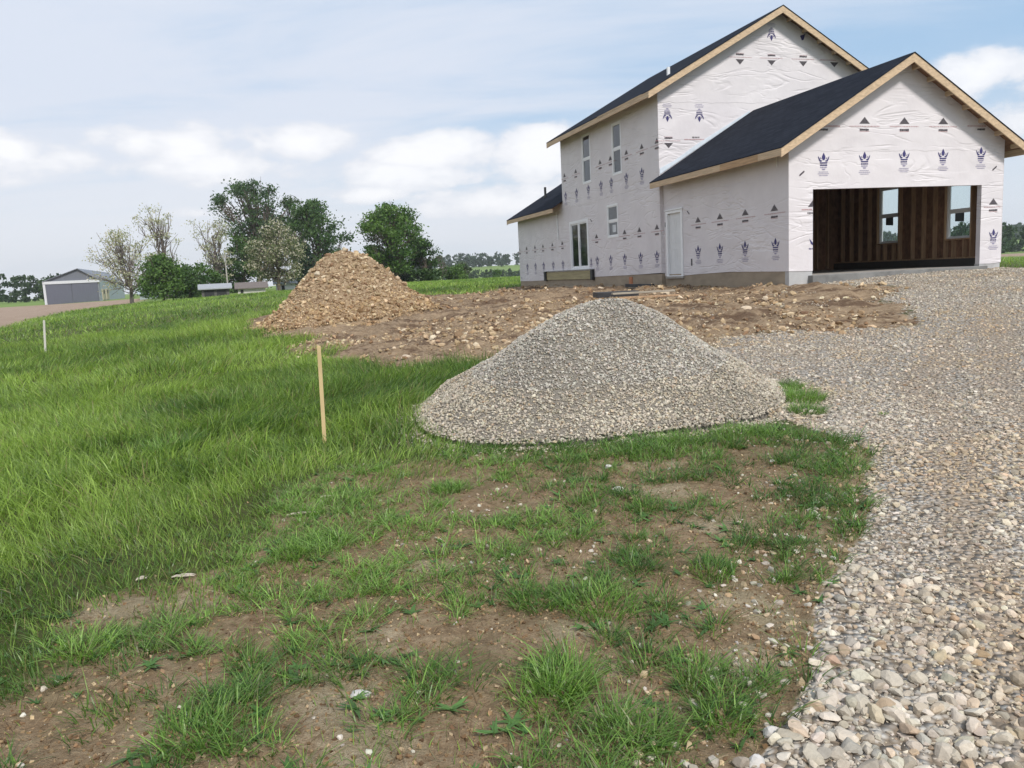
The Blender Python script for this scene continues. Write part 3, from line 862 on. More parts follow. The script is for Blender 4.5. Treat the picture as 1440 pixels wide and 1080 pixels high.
for a, c in ((.95, 2.53), (2.10, 2.55), (3.25, 2.59), (4.42, 2.61), (5.60, 2.65)): m.crown(a, c)
m.tri(6.04, 1.38, 1, .95, .54, -.02); m.crown(6.08, .63, 1, .9); m.stamp(.36, 2.21); m.stamp(6.05, 2.27)
m.new(); m.pg([(.52, 1.45), (.655, 1.45), (.655, 1.60)], GREY); m.words(.5, 1.39, .30, .03, RED, 9); m.words(.58, 1.31, .14, .05, GREY, 4); m.new(); m.pg([(.56, .72), (.655, .62), (.655, .56), (.60, .60)], NAVY); m.words(.60, .48, .10, .04, NAVY, 3)
m.done(gfw)
m = Marks(onU(0))
for a in (4.10, 2.96, 1.77, .55): m.tri(a, 1.42, 1, 1)
for a in (4.12, 2.98, 1.79, .51): m.crown(a, .64)
m.stamp(4.64, 1.73); m.new(); m.bar(4.45, 4.53, .22, .42, GREY); m.new(); m.bar(6.00, 6.06, 1.42, 1.56, GREY)
m.done(gsw)
m = Marks(onU(-DE))
for a in (11.10, 8.70, 7.58, 6.36): m.tri(a, 1.38)
for a in (11.10, 9.90, 8.74, 7.54, 6.40): m.crown(a, .60)
for a in (14.11, 12.90, 10.56, 9.67, 8.39, 7.26, 6.24): m.tri(a, 3.93, 1, .9)
for a in (14.06, 12.89, 11.71, 10.54, 9.65, 8.44, 7.29): m.crown(a, 3.22)
m.stamp(11.55, 2.04); m.crown(11.68, .58, 1, .5)
m.done(msw)
m = Marks(onU(-DE))
for a in (20.40, 19.35, 18.14, 17.05, 15.85, 14.66): m.tri(a, 1.32, 1, .9 if a < 20.3 else .4)
for a in (19.34, 18.17, 17.06, 15.83, 14.66): m.crown(a, .56)
m.stamp(20.3, .02)
m.done(wsw)
m = Marks(onV(LG))
for a in (2.71, 3.83, 4.98): m.tri(a, 6.40, -1)
m.new(); m.pg([(5.98, 6.40), (6.3, 6.40), (6.14, 6.25)], GREY); m.words(5.9, 6.46, .6, .03, RED, 18)
for a in (3.83, ): m.crown(a, 7.12, -1, 1)
m.new(); m.pg([(4.86, 7.16), (5.05, 7.22), (5.0, 7.05), (4.93, 7.02)], NAVY)
for a in (.20, 1.28): m.crown(a, 4.68, -1)
m.tri(.22, 3.92, -1); m.new(); m.words(1.1, 4.02, .7, .03, RED, 18); m.words(1.15, 4.08, .26, .05, GREY, 7)
m.done(mgw)

# ------------------------------------------------------------------ stones, clods, heaps
def icos(sub):
    bm = bmesh.new(); bmesh.ops.create_icosphere(bm, subdivisions=sub, radius=1.0)
    V = np.array([v.co[:] for v in bm.verts]); Fc = np.array([[v.index for v in f.verts] for f in bm.faces]); bm.free()
    return V, Fc
def stone_protos(n, sub, ang, rng):
    out = []
    V0, F0 = icos(sub)
    for i in range(n):
        V = V0.copy()
        for k in range(ang):                                   # chop with random planes to get fracture faces
            nrm = rng.normal(size=3); nrm /= np.linalg.norm(nrm); d = rng.uniform(.45, .85)
            s = V @ nrm - d
            V = V - np.outer(np.clip(s, 0, None), nrm)
        V = V * (1 + .10 * (rng.random((len(V), 1)) - .5))
        V = V * np.array([1, rng.uniform(.6, .95), rng.uniform(.45, .75)])
        V /= np.abs(V[:, 0]).max()
        out.append((V, F0))
    return out
P0 = stone_protos(14, 1, 7, RNG)          # 20*4 faces
P1 = stone_protos(14, 2, 9, RNG)
PL = []
for V, Fc in stone_protos(10, 1, 5, RNG):
    PL.append((V, Fc))
_v, _f = icos(1)
TINY = []
bm = bmesh.new(); bmesh.ops.create_icosphere(bm, subdivisions=1, radius=1); bm.free()
bm = bmesh.new(); bmesh.ops.create_cube(bm, size=1.4); bmesh.ops.triangulate(bm, faces=bm.faces)
_cv = np.array([v.co[:] for v in bm.verts]); _cf = np.array([[v.index for v in f.verts] for f in bm.faces]); bm.free()
for i in range(14):
    V = _cv * np.array([1, RNG.uniform(.6, 1), RNG.uniform(.45, .8)]) + RNG.normal(size=_cv.shape) * .16
    TINY.append((V, _cf))
def rotm(n, rng, tilt=1.0):
    """random spins about z with a random tilt"""
    a = rng.random(n) * 2 * np.pi; ax = rng.normal(size=(n, 3)) * [1, 1, 0]; ax /= np.linalg.norm(ax, axis=1)[:, None] + 1e-9
    th = rng.normal(size=n) * tilt
    c, s = np.cos(a), np.sin(a); Z = np.zeros(n); O = np.ones(n)
    Rz = np.stack([np.stack([c, -s, Z], 1), np.stack([s, c, Z], 1), np.stack([Z, Z, O], 1)], 1)
    K = np.stack([np.stack([Z, -ax[:, 2], ax[:, 1]], 1), np.stack([ax[:, 2], Z, -ax[:, 0]], 1), np.stack([-ax[:, 1], ax[:, 0], Z], 1)], 1)
    Rt = np.eye(3)[None] + np.sin(th)[:, None, None] * K + (1 - np.cos(th))[:, None, None] * (K @ K)
    return Rt @ Rz
def scatter(protos, P, S, rng, cols, tilt=.5):
    """returns V, T, C for stones of half-length S at P"""
    n = len(P); which = rng.integers(0, len(protos), n)
    Rm = rotm(n, rng, tilt); Vs, Ts, Cs = [], [], []; off = 0
    for k, (V, Fc) in enumerate(protos):
        q = np.where(which == k)[0]
        if not len(q): continue
        W = np.einsum('nij,vj->nvi', Rm[q], V) * S[q, None, None] + P[q, None, :]
        Vs.append(W.reshape(-1, 3))
        Ts.append((Fc[None] + (np.arange(len(q)) * len(V))[:, None, None] + off).reshape(-1, 3))
        Cs.append(np.repeat(cols[q], len(V), 0)); off += len(q) * len(V)
    return np.concatenate(Vs), np.concatenate(Ts), np.concatenate(Cs)
def join(parts):
    Vs, Ts, Cs = [], [], []; off = 0
    for V, T_, C in parts:
        Vs.append(V); Ts.append(T_ + off); Cs.append(C); off += len(V)
    return np.concatenate(Vs), np.concatenate(Ts), np.concatenate(Cs)
def palette(n, rng, cols, wts, jit=.12):
    c = np.array(cols)[rng.choice(len(cols), n, p=np.array(wts) / sum(wts))]
    return np.clip(c * (1 + jit * rng.normal(size=(n, 1))) * (1 + .018 * rng.normal(size=(n, 3))) * np.array([1.045, 1.0, .92]), .02, .8)
LIME = [(.44, .41, .365), (.51, .48, .435), (.365, .335, .295), (.43, .37, .30), (.31, .30, .285), (.36, .28, .21), (.55, .525, .48)]
LIMW = [4, 3, 3, 1.6, 1.3, .45, .6]
PGREY = [(.375, .36, .335), (.43, .415, .385), (.31, .295, .27), (.38, .335, .275), (.25, .242, .23), (.48, .465, .435), (.31, .245, .19)]
PGW = [4, 3, 3, 1.5, 2, 1.2, .5]
CLAY = [(.31, .225, .142), (.40, .31, .21), (.48, .395, .285), (.20, .132, .082), (.56, .485, .375)]
CLW = [4.5, 4, 2.2, 3, .8]

def ring_pts(n, r0, r1, a0, a1, rng, pw=1.0):
    """n random ground points between two ranges, inside an azimuth fan; pw=1 is even per area"""
    u = rng.random(n)
    r = (r0 ** (pw + 1) + u * (r1 ** (pw + 1) - r0 ** (pw + 1))) ** (1 / (pw + 1)) if pw != -1 else r0 * (r1 / r0) ** u
    az = np.radians(rng.uniform(a0, a1, n))
    return r * np.sin(az), r * np.cos(az)

# driveway gravel
parts = []
for (n, r0, r1, smin, smax, protos, a0, a1) in ((7000, 1.6, 4.2, .011, .044, P1, 5, 62), (15000, 1.6, 4.2, .004, .014, P0, 5, 62), (15000, 4.2, 8.5, .008, .028, P0, 6, 55), (26000, 4.2, 9, .005, .013, TINY, 6, 50), (60000, 8.5, 24, .010, .026, TINY, 4, 46)):
    x, y = ring_pts(n, r0, r1, a0, a1, RNG)
    z = zones(x, y)
    keep = (z[1] + (fbm(x, y, 2.3, 3, 21) - .5) * .9 + (fbm(x, y, .55, 3, 24) - .55) * 1.1) > RNG.random(n) * .55 + .22
    keep &= RNG.random(n) > .45 * track(x, y) * (fbm(x, y, 1.5, 3, 25) + .35)
    x, y = x[keep], y[keep]; k = len(x)
    zt = tuple(q[keep] for q in z)
    s = smin + (smax - smin) * RNG.random(k) ** (2.6 if r0 < 8 else 1.6) * (.55 + .9 * fbm(x, y, 1.3, 2, 22))
    if smax > .03:
        big = RNG.random(k) < .012; s[big] *= RNG.uniform(1.15, 1.6, big.sum())
    P = np.stack([x, y, hfine(x, y, zt) + s * RNG.uniform(-.05, .35, k)], 1)
    c = palette(k, RNG, LIME, LIMW)
    dirtc = np.clip(.12 + .55 * sstep(fbm(x, y, .8, 3, 23), .48, .66) + .25 * track(x, y), 0, .95)[:, None]
    c = c * (1 - dirtc) + c * np.array([1.0, .88, .72]) * dirtc
    parts.append(scatter(protos, P, s, RNG, c, .35))
V, T, C = join(parts)
tag(mesh_np('driveway_gravel', V, T, STONE, col=C), 'pale crushed stone of the driveway', 'gravel', kind='stuff')

# pebbles lying about on the bare soil
x, y = ring_pts(30000, 1.7, 9, -48, 40, RNG, .5)
z = zones(x, y); sd_ = sdist(x, y, GRAVEL)
pr = z[3] * (.10 + 1.3 * sstep(sd_, -.9, -.05) + .6 * sstep(fbm(x, y, .95, 3, 31), .55, .7))
keep = RNG.random(len(x)) < pr
x, y = x[keep], y[keep]; k = len(x)
s = (.0025 + .0165 * RNG.random(k) ** 4.5) * (1 + .5 * sstep(sd_[keep], -.6, -.02))
P = np.stack([x, y, hfine(x, y) + s * .2], 1)
V, T, C = scatter(P0, P, s, RNG, palette(k, RNG, LIME + CLAY[:3], LIMW + [4, 4, 2]))
tag(mesh_np('scattered_pebbles', V, T, STONE, col=C), 'small pebbles strewn over the bare soil', 'pebbles', kind='stuff')

# crumbs of soil
x, y = ring_pts(70000, 1.7, 8.5, -48, 40, RNG, .35)
z = zones(x, y); keep = (z[3] * (.35 + .9 * sstep(fbm(x, y, 1.4, 3, 33), .35, .6)) > RNG.random(len(x)))
x, y = x[keep], y[keep]; k = len(x); s = .0022 + .010 * RNG.random(k) ** 3.5
P = np.stack([x, y, hfine(x, y) + s * .15], 1)
cr_ = np.zeros(k)
cc_ = palette(k, RNG, [(.19, .125, .072), (.27, .19, .115), (.12, .076, .044), (.38, .295, .195)], [4, 4, 2.5, 2], .15)
V, T, C = scatter(TINY, P, s, RNG, cc_, .8)
tag(mesh_np('soil_crumbs', V, T, CLOD, col=C), 'loose crumbs of brown soil', 'soil', kind='stuff')

# clods in the excavated yard
parts = []
for (n, r0, r1, smin, smax, protos) in ((13000, 9, 20, .012, .085, P0), (18000, 9, 24, .010, .03, TINY), (15000, 20, 42, .02, .10, TINY)):
    x, y = ring_pts(n, r0, r1, -24, 30, RNG)
    z = zones(x, y); keep = z[0] * sstep(fbm(x, y, .7, 3, 41), .3, .62) > RNG.random(n) * .9
    x, y = x[keep], y[keep]; k = len(x); zt = tuple(q[keep] for q in z)
    s = smin + (smax - smin) * RNG.random(k) ** 4
    P = np.stack([x, y, hfine(x, y, zt) + s * .1], 1)
    parts.append(scatter(protos, P, s, RNG, palette(k, RNG, CLAY, CLW)))
V, T, C = join(parts)
tag(mesh_np('dirt_clods', V, T, CLOD, col=C), 'broken clods and stones of the excavated clay yard', 'dirt', kind='stuff')

def heap(name, cx_, cy_, prof, noise_a, noise_s, mats, stones, label, cat, rmax, asym=None, floor=-.15, sink=.005, col0=(.3, .3, .3)):
    nr, na = 70, 220
    rr = np.linspace(0, 1, nr) ** .9; aa = np.linspace(0, 2 * np.pi, na, endpoint=False)
    RR, AA = np.meshgrid(rr, aa, indexing='ij')
    def surf(q, an):
        k = rmax * (1 + (asym(an) if asym else 0))
        x = cx_ + np.cos(an) * q * k; y = cy_ + np.sin(an) * q * k
        h = prof(q)
        g = h0(x, y)
        z = g + h + noise_a * (fbm(x, y, noise_s, 4, 51, .6) - .5) * 2 * sstep(q, 1.0, .85)
        return x, y, z
    X, Y, Z = surf(RR, AA)
    Z = Z - sink + floor * sstep(RR, .96, 1.0)
    id_ = np.arange(nr * na).reshape(nr, na)
    a = id_[:-1, :].ravel(); b = np.roll(id_, -1, 1)[:-1, :].ravel(); c = np.roll(id_, -1, 1)[1:, :].ravel(); d = id_[1:, :].ravel()
    T0 = np.concatenate([np.stack([a, d, c], 1), np.stack([a, c, b], 1)])
    V0 = np.stack([X.ravel(), Y.ravel(), Z.ravel()], 1)
    allp = [(V0, T0, np.tile(np.array(col0), (len(V0), 1)))]
    for (n, smin, smax, pw, protos, pal, wt) in stones:
        q = np.sqrt(RNG.random(n)) * 1.0 + np.abs(RNG.normal(size=n)) * (.03 + .06 * (RNG.random(n) < .3)); an = RNG.random(n) * 2 * np.pi
        x, y, z = surf(q, an)
        z = np.where(q > 1.0, hfine(x, y) + .002, np.where(q > .85, np.maximum(z, hfine(x, y) + .002), z))
        s = smin + (smax - smin) * RNG.random(n) ** pw
        tone = (.80 + .42 * fbm(x * 1.0, y * .8 + z * 1.5, 1.3, 3, 52))[:, None] * np.where((q > .7)[:, None], [[1.04, 1.0, .93]], [[1., 1., 1.]])
        allp.append(scatter(protos, np.stack([x, y, z + s * .25], 1), s, RNG, palette(n, RNG, pal, wt) * tone, .8))
    V, T, C = join(allp)
    mi = np.ones(len(T), int); mi[:len(T0)] = 0
    sm = mi == 0
    o = mesh_np(name, V, T, mats, col=C, mi=mi, sm=sm)
    return tag(o, label, cat)
def make_heapbase(name, ramp_, sc):
    m_, t, b = mat(name)
    o = t.new('ShaderNodeTexCoord').outputs['Object']
    t.put(b.inputs['Base Color'], t.ramp(t.noise(o, sc, 5, .7), ramp_))
    b.inputs['Roughness'].default_value = .95; b.inputs['Specular IOR Level'].default_value = .1
    t.link(t.bump(t.noise(o, sc * 2, 4, .7), .8, .03), b.inputs['Normal'])
    return m_
GH, GB = 1.08, 1.94
def gprof(q):
    r = q * GB
    k = (GH + .21 - np.sqrt((r * .63) ** 2 + .21 ** 2)) / .07
    return .07 * np.log1p(np.exp(np.clip(k, -20, 40))) - .04 * q
heap('gravel_pile', 1.03, 8.46, gprof, .085, 1.7, [make_heapbase('gravel_fines', [(.3, (.18, .158, .13)), (.7, (.32, .29, .245))], 45), STONE],
     [(33000, .007, .018, 1.4, P0, PGREY, PGW), (22000, .005, .012, 1.0, TINY, PGREY, PGW), (200, .018, .028, 1, P0, PGREY, PGW)],
     'grey conical pile of crushed stone in front of the house', 'gravel pile', GB, lambda a: -.10 * np.cos(a) + .05 * np.cos(3 * a + 1) + .03 * np.sin(5 * a), col0=(.3, .28, .25))
DH, DB = 1.86, 2.48
def dprof(q):
    r = q * DB
    k = np.clip(1 - (np.sqrt(np.maximum(r - .48, 0) ** 2 + .02) - .1) / (DB - .48), 0, 1)
    return DH * k ** 1.25 * (1 - .06 * sstep(q, .0, .3))
heap('dirt_pile', -4.72, 23.6, dprof, .24, 1.5, [make_heapbase('loose_clay', [(.25, (.17, .112, .066)), (.5, (.29, .208, .130)), (.75, (.41, .32, .215))], 7), CLOD],
     [(3500, .015, .095, 3.6, P0, CLAY, CLW), (12000, .012, .034, 1.5, TINY, CLAY, CLW)],
     'tall brown heap of excavated stony clay beside the grass', 'dirt pile', DB, lambda a: -.04 * np.cos(a) + .05 * np.cos(2 * a) + .05 * np.sin(3 * a + 1), col0=(.3, .2, .13))

# single pale rocks in the foreground grass
def rock(px, py, s, label, flat=.75):
    g = ground(px, py)
    V, Fc = P1[random.randrange(len(P1))]
    V = V * s * np.array([1, .85, flat / .75])
    z = float(hfine(np.array([g[0]]), np.array([g[1]]))[0])
    o = mesh_np('rock', V, Fc, simple('pale_rock', (.50, .475, .44), .8, .12, 25, bump=.3), smooth=False)
    o.location = (g[0], g[1], z + s * .3)
    return tag(o, label, 'rock', 'pale rocks in the foreground')
rock(868, 689, .046, 'round white rock on bare soil in front of the gravel pile', .95)
rock(855, 658, .036, 'flat whitish rock lying in grass close to the gravel pile foot', .5)
rock(1084, 1029, .036, 'rounded pale stone lying apart on soil left of the gravel driveway edge', .8)
rock(1060, 1074, .034, 'pale stone cut by the bottom picture edge beside the driveway', .8)
rock(505, 975, .05, 'flat tan stone lying on the bare sandy patch at the bottom', .3)

# ------------------------------------------------------------------ grass
def blades(x, y, z, L, W, rng, K, lean, wind=(0, 0), cols=None, curl=.6, azim=None):
    n = len(x)
    az = rng.random(n) * 2 * np.pi if azim is None else azim
    dx = np.cos(az) * lean + wind[0]; dy = np.sin(az) * lean + wind[1]
    root = np.stack([x, y, z], 1)
    cr = rng.uniform(.3, 1.0, n) * curl
    tw = az + np.pi / 2 + rng.normal(size=n) * .5
    wx, wy = np.cos(tw), np.sin(tw)
    lv = []
    for i in range(K + 1):
        t = i / K
        hx = dx * L * (.45 * t + .75 * t * t * cr * 1.2); hy = dy * L * (.45 * t + .75 * t * t * cr * 1.2)
        hz = L * (t - .42 * cr * np.clip(np.hypot(dx, dy), 0, 1.2) * t * t)
        c = root + np.stack([hx, hy, hz], 1)
        if i < K:
            ww = W * (.75 if i == 0 else 1.0) * (1 - t) ** .55
            o = np.stack([wx * ww, wy * ww, np.zeros(n)], 1)
            lv += [c - o, c + o]
        else:
            lv.append(c)
    V = np.stack(lv, 1)                                    # n, 2K+1, 3
    m = 2 * K + 1
    tri = []
    for i in range(K - 1):
        a = 2 * i; tri += [(a, a + 1, a + 3), (a, a + 3, a + 2)]
    tri.append((2 * K - 2, 2 * K - 1, 2 * K))
    T_ = (np.array(tri)[None] + (np.arange(n) * m)[:, None, None]).reshape(-1, 3)
    return V.reshape(-1, 3), T_, np.repeat(cols, m, 0)
def gcol(x, y, rng, seed=0, dead=.05):
    """living colour of each blade: yellow-green to blue-green stands, some straw"""
    n = len(x)
    k = np.clip(.56 + (fbm(x, y, .35, 3, 61 + seed) - .5) * 1.7 + (fbm(x, y, 2.0, 2, 62 + seed) - .5) * .9 + rng.normal(size=n) * .26, 0, 1)[:, None]
    a = np.array([.080, .150, .034]); b = np.array([.300, .415, .092])
    c = a * (1 - k) + b * k
    c = c * (1 + .22 * rng.normal(size=(n, 1)))
    st = rng.random(n) < dead
    c[st] = np.array([.33, .28, .14]) * rng.uniform(.6, 1.1, (st.sum(), 1))
    return np.clip(c, .012, .6)
WIND = (.35, -.10)
parts = []
NEAR_HT = lambda x, y: (.55 + .9 * fbm(x, y, .8, 3, 71)) * (.8 + .4 * fbm(x, y, .15, 2, 72))
for (n, r0, r1, L0, W0, K, a0, a1, pw) in ((56000, 1.9, 6.5, .165, .0030, 4, -50, 8, .6), (84000, 6.5, 14, .195, .0048, 3, -40, 8, .6), (95000, 14, 32, .235, .0080, 2, -38, 8, .6), (80000, 32, 100, .21, .020, 2, -36, 12, .5), (6000, 20, 70, .26, .016, 2, 20, 42, 1)):
    x, y = ring_pts(n, r0, r1, a0, a1, RNG, pw)
    z = zones(x, y)
    cl = fbm(x, y, 1.4, 3, 73)
    keep = (z[2] + .5 * z[3] * sstep(fbm(x, y, 2.4, 3, 76), .45, .6) * (sdist(x, y, PATCHY) < .6) > RNG.random(n) * .8 + .1) & (RNG.random(n) < .5 + 1.1 * sstep(cl, .25, .6))
    # do not grow through the heaps
    keep &= (np.hypot(x + 4.72, y - 23.6) > 3.0) & (np.hypot(x - .9, y - 8.38) > 1.85)
    lx = (x - HX) * _c + (y - HY) * _s; ly = -(x - HX) * _s + (y - HY) * _c
    keep &= ~((lx > -.5) & (lx < 8.3) & (ly > -.3) & (ly < 20.8))
    x, y = x[keep], y[keep]; k = len(x); zt = tuple(q[keep] for q in z)
    edge = np.clip(-sdist(x, y, PATCHY), 0, 3)
    L = L0 * NEAR_HT(x, y) * RNG.uniform(.55, 1.25, k) * (.55 + .45 * sstep(edge, .0, 1.4))
    W = W0 * RNG.uniform(.6, 1.35, k)
    wa = fbm(x, y, .5, 2, 74) * 9.0; wm = .25 + .5 * fbm(x, y, 1.1, 2, 75)
    parts.append(blades(x, y, hfine(x, y, zt) - .01, L, W, RNG, K, RNG.uniform(.2, 1.35, k), (.25 + wm * np.cos(wa), -.1 + wm * np.sin(wa)), gcol(x, y, RNG), .8))
V, T, C = join(parts)
tag(mesh_np('meadow_grass', V, T, GRASS, col=C), 'tall green meadow grass on the left', 'grass', kind='stuff')

# tufts on the trampled soil
parts = []
def tufts(n, r0, r1, a0, a1, dens, Lr, Wr, nb, K, seed, rad=.05):
    x, y = ring_pts(n, r0, r1, a0, a1, RNG, .5)
    z = zones(x, y)
    q = fbm(x, y, 1.5, 3, seed) * .6 + fbm(x, y, 4.6, 2, seed + 1) * .4
    far_bias = sstep(np.hypot(x, y), 3.5, 6.0) * .09
    left_bias = sstep(x, .2, -2.2) * .03
    keep = z[3] * sstep(q + far_bias + left_bias - .12 * crust(x, y), .475, .575) * dens > RNG.random(n)
    keep &= np.hypot(x - .9, y - 8.38) > 1.9
    x, y = x[keep], y[keep]; k = len(x)
    size = RNG.uniform(.55, 1.3, k) * (.6 + .8 * fbm(x, y, 1.6, 2, seed + 2))
    m_ = RNG.integers(nb[0], nb[1], k)
    ix = np.repeat(np.arange(k), m_); N = len(ix)
    an = RNG.random(N) * 2 * np.pi; rr = np.sqrt(RNG.random(N)) * rad * size[ix]
    bx = x[ix] + np.cos(an) * rr; by = y[ix] + np.sin(an) * rr
    L = RNG.uniform(*Lr, N) * size[ix]; W = RNG.uniform(*Wr, N)
    col = gcol(bx, by, RNG, 3, .11) * (np.array([.78, .92, .95]) * RNG.uniform(.7, 1.15, (k, 1)))[ix]
    lean = RNG.uniform(.6, 1.9, N)
    return blades(bx, by, hfine(bx, by) - .006, L, W, RNG, K, lean, (.1, -.03), col, .8, an + RNG.normal(size=N) * .5)
parts.append(tufts(4600, 1.7, 4.6, -50, 42, .75, (.03, .105), (.0016, .0038), (10, 30), 4, 81, .045))
parts.append(tufts(7600, 4.6, 8.6, -40, 34, .85, (.03, .11), (.0022, .0042), (10, 24), 3, 81))
parts.append(tufts(5200, 1.7, 8, -48, 38, .30, (.02, .06), (.0015, .003), (5, 12), 2, 95, .03))
# sparse low sprouts everywhere on the soil
x, y = ring_pts(26000, 1.7, 8.5, -48, 40, RNG, .5)
z = zones(x, y); keep = (z[3] * (.16 + .6 * sstep(fbm(x, y, 1.5, 3, 81), .40, .53)) > RNG.random(len(x))) & (np.hypot(x - .9, y - 8.38) > 1.9)
x, y = x[keep], y[keep]; k = len(x)
parts.append(blades(x, y, hfine(x, y) - .004, RNG.uniform(.015, .06, k), RNG.uniform(.0014, .0032, k), RNG, 2, RNG.uniform(.3, 1.4, k), (0, 0), gcol(x, y, RNG, 5)))
# broad-leaved weeds: flat rosettes among the tufts
x, y = ring_pts(1500, 1.7, 8, -48, 36, RNG, .4)
z = zones(x, y); keep = ((z[3] + .5 * z[2]) * sstep(fbm(x, y, 1.5, 3, 81), .38, .55) * .8 > RNG.random(len(x))) & (np.hypot(x - 1.0, y - 8.4) > 2.1)
x, y = x[keep], y[keep]; k = len(x); m_ = RNG.integers(5, 11, k); ix = np.repeat(np.arange(k), m_); N = len(ix)
size = RNG.uniform(.5, 1.3, k)[ix]; an = RNG.random(N) * 6.283
wc = (np.array([.095, .185, .055]) * RNG.uniform(.7, 1.5, (k, 1)))[ix] * (1 + .12 * RNG.normal(size=(N, 1)))
V_, T_, C_ = blades(x[ix], y[ix], hfine(x[ix], y[ix]), RNG.uniform(.03, .065, N) * size, RNG.uniform(.006, .011, N) * size, RNG, 4, RNG.uniform(1.0, 1.9, N), (0, 0), np.clip(wc, .02, .5), .6, an)
gz_ = hfine(V_[:, 0], V_[:, 1]); V_[:, 2] = gz_ + .004 + .40 * np.maximum(V_[:, 2] - gz_, 0)
parts.append((V_, T_, C_))
# dead straw and litter lying flat on the soil
x, y = ring_pts(16000, 1.7, 8.5, -48, 40, RNG, .4)
z = zones(x, y); keep = (z[3] * (.25 + .6 * fbm(x, y, 1.7, 3, 97)) > RNG.random(len(x))) & (np.hypot(x - .9, y - 8.38) > 1.9)
x, y = x[keep], y[keep]; k = len(x)
lit = palette(k, RNG, [(.36, .29, .18), (.26, .19, .115), (.16, .11, .07), (.44, .38, .26)], [3, 3, 2, 1.5], .2)
V_, T_, C_ = blades(x, y, np.zeros(k), RNG.uniform(.02, .10, k), RNG.uniform(.0010, .0022, k), RNG, 3, np.full(k, 1.6), (0, 0), lit, .6)
V_[:, 2] = V_[:, 2] * .10 + hfine(V_[:, 0], V_[:, 1]) + .004
parts.append((V_, T_, C_))
# hand-placed clumps: photo column and row, radius, blade length, number
for px, py, rad, L_, nb in ((1122, 560, .24, .15, 900), (1135, 580, .16, .13, 450), (1108, 545, .14, .13, 350), (1002, 808, .11, .11, 330), (632, 690, .12, .14, 260), (375, 605, .22, .26, 700), (240, 640, .20, .24, 600), (905, 715, .09, .10, 160), (1243, 582, .03, .05, 40),
    (880, 625, .22, .11, 500), (960, 618, .24, .11, 600), (1040, 612, .24, .11, 600), (1090, 608, .18, .10, 400), (800, 630, .16, .09, 250), (640, 612, .22, .15, 500), (700, 632, .16, .11, 300), (790, 960, .12, .17, 320), (770, 985, .14, .12, 300), (840, 850, .18, .12, 520), (760, 840, .16, .10, 350), (270, 1040, .14, .13, 380), (420, 780, .14, .12, 300), (120, 920, .12, .12, 260), (980, 940, .12, .10, 260), (1015, 1005, .10, .12, 200), (900, 1030, .14, .12, 330)):
    g = ground(px, py)
    an = RNG.random(nb) * 2 * np.pi; rr = np.sqrt(RNG.random(nb)) * rad
    bx = g[0] + np.cos(an) * rr; by = g[1] + np.sin(an) * rr * 1.15
    parts.append(blades(bx, by, hfine(bx, by) - .005, L_ * .85 * RNG.uniform(.4, 1.15, nb), RNG.uniform(.0018, .0038, nb), RNG, 4, RNG.uniform(.5, 1.6, nb), (.12, 0), gcol(bx, by, RNG, 7) * np.array([.8, .93, .95]), .8, an + RNG.normal(size=nb)))
V, T, C = join(parts)
tag(mesh_np('grass_tufts', V, T, GRASS, col=C), 'short patchy grass tufts on the trampled soil', 'grass', kind='stuff')

# ------------------------------------------------------------------ stakes, boards, debris
STAKE = simple('stake_wood', (.56, .42, .22), .75, .2, 6, (1, 1, .3), .2, 40)
STAKE_W = simple('whitened_stake_wood', (.54, .52, .46), .75, .12, 6, (1, 1, .3), .2, 40)
def stake(px, py, ht, wd, tilt, m_, label, rz=0.0):
    g = ground(px, py)
    b = MB()
    w2, t2 = wd / 2, .007
    b.box((-w2, -t2, -.15), (w2, t2, ht - .012))
    b.poly([(-w2, -t2, ht - .012), (w2, -t2, ht - .012), (w2 * .7, -t2 * .7, ht), (-w2 * .7, -t2 * .7, ht)])
    b.poly([(-w2, t2, ht - .012), (w2, t2, ht - .012), (w2 * .7, t2 * .7, ht), (-w2 * .7, t2 * .7, ht)])
    b.poly([(-w2 * .7, -t2 * .7, ht), (w2 * .7, -t2 * .7, ht), (w2 * .7, t2 * .7, ht), (-w2 * .7, t2 * .7, ht)])
    o = b.build('survey_stake', m_)
    o.location = (g[0], g[1], float(hfine(np.array([g[0]]), np.array([g[1]]))[0]))
    o.rotation_euler = (0, R(tilt), rz)
    return tag(o, label, 'stake', 'survey stakes in the grass')
stake(457, 629, .93, .034, 1.2, STAKE, 'yellowish wooden survey stake standing in grass left of the gravel pile', R(10))
stake(64, 498, .95, .055, 4.5, STAKE_W, 'whitish survey stake far left near the ploughed field', R(5))

def plank(name, uvz, size, rz, m_, label, cat, tilt=0.0, world=None):
    b = MB(); lx, ly, lz = size
    b.box((-lx / 2, -ly / 2, 0), (lx / 2, ly / 2, lz))
    o = b.build(name, m_, bevel=.004)
    x, y = world if world else hw(*uvz[:2])
    o.location = (x, y, float(hfine(np.array([x]), np.array([y]))[0]) + uvz[2])
    o.rotation_euler = (0, R(tilt), rz)
    return tag(o, label, cat)
g = ground(868, 424)
DARKB = simple('dark_wet_board', (.035, .035, .038), .5, .3, 6)
GREYB = simple('grey_weathered_board', (.33, .29, .23), .8, .2, 4, (.5, 5, 1))
px1 = ground(866, 423); px2 = ground(905, 421)
plank('board_stack', (0, 0, .05), (1.05, .5, .13), R(8), DARKB, 'black sheet stack lying on dirt just behind the gravel pile top', 'boards', world=tuple(px1[:2]))
plank('plank', (0, 0, .14), (1.6, .14, .045), R(10), GREYB, 'upper pale plank lying on dirt behind the gravel pile', 'plank', 0, world=tuple(px2[:2]))
plank('plank', (0, 0, .06), (1.5, .12, .04), R(4), LUMBER_DK, 'lower reddish plank lying on dirt behind the gravel pile', 'plank', 0, world=(px2[0] + .1, px2[1] - .25))
pz = hw(-.36, 7.2)
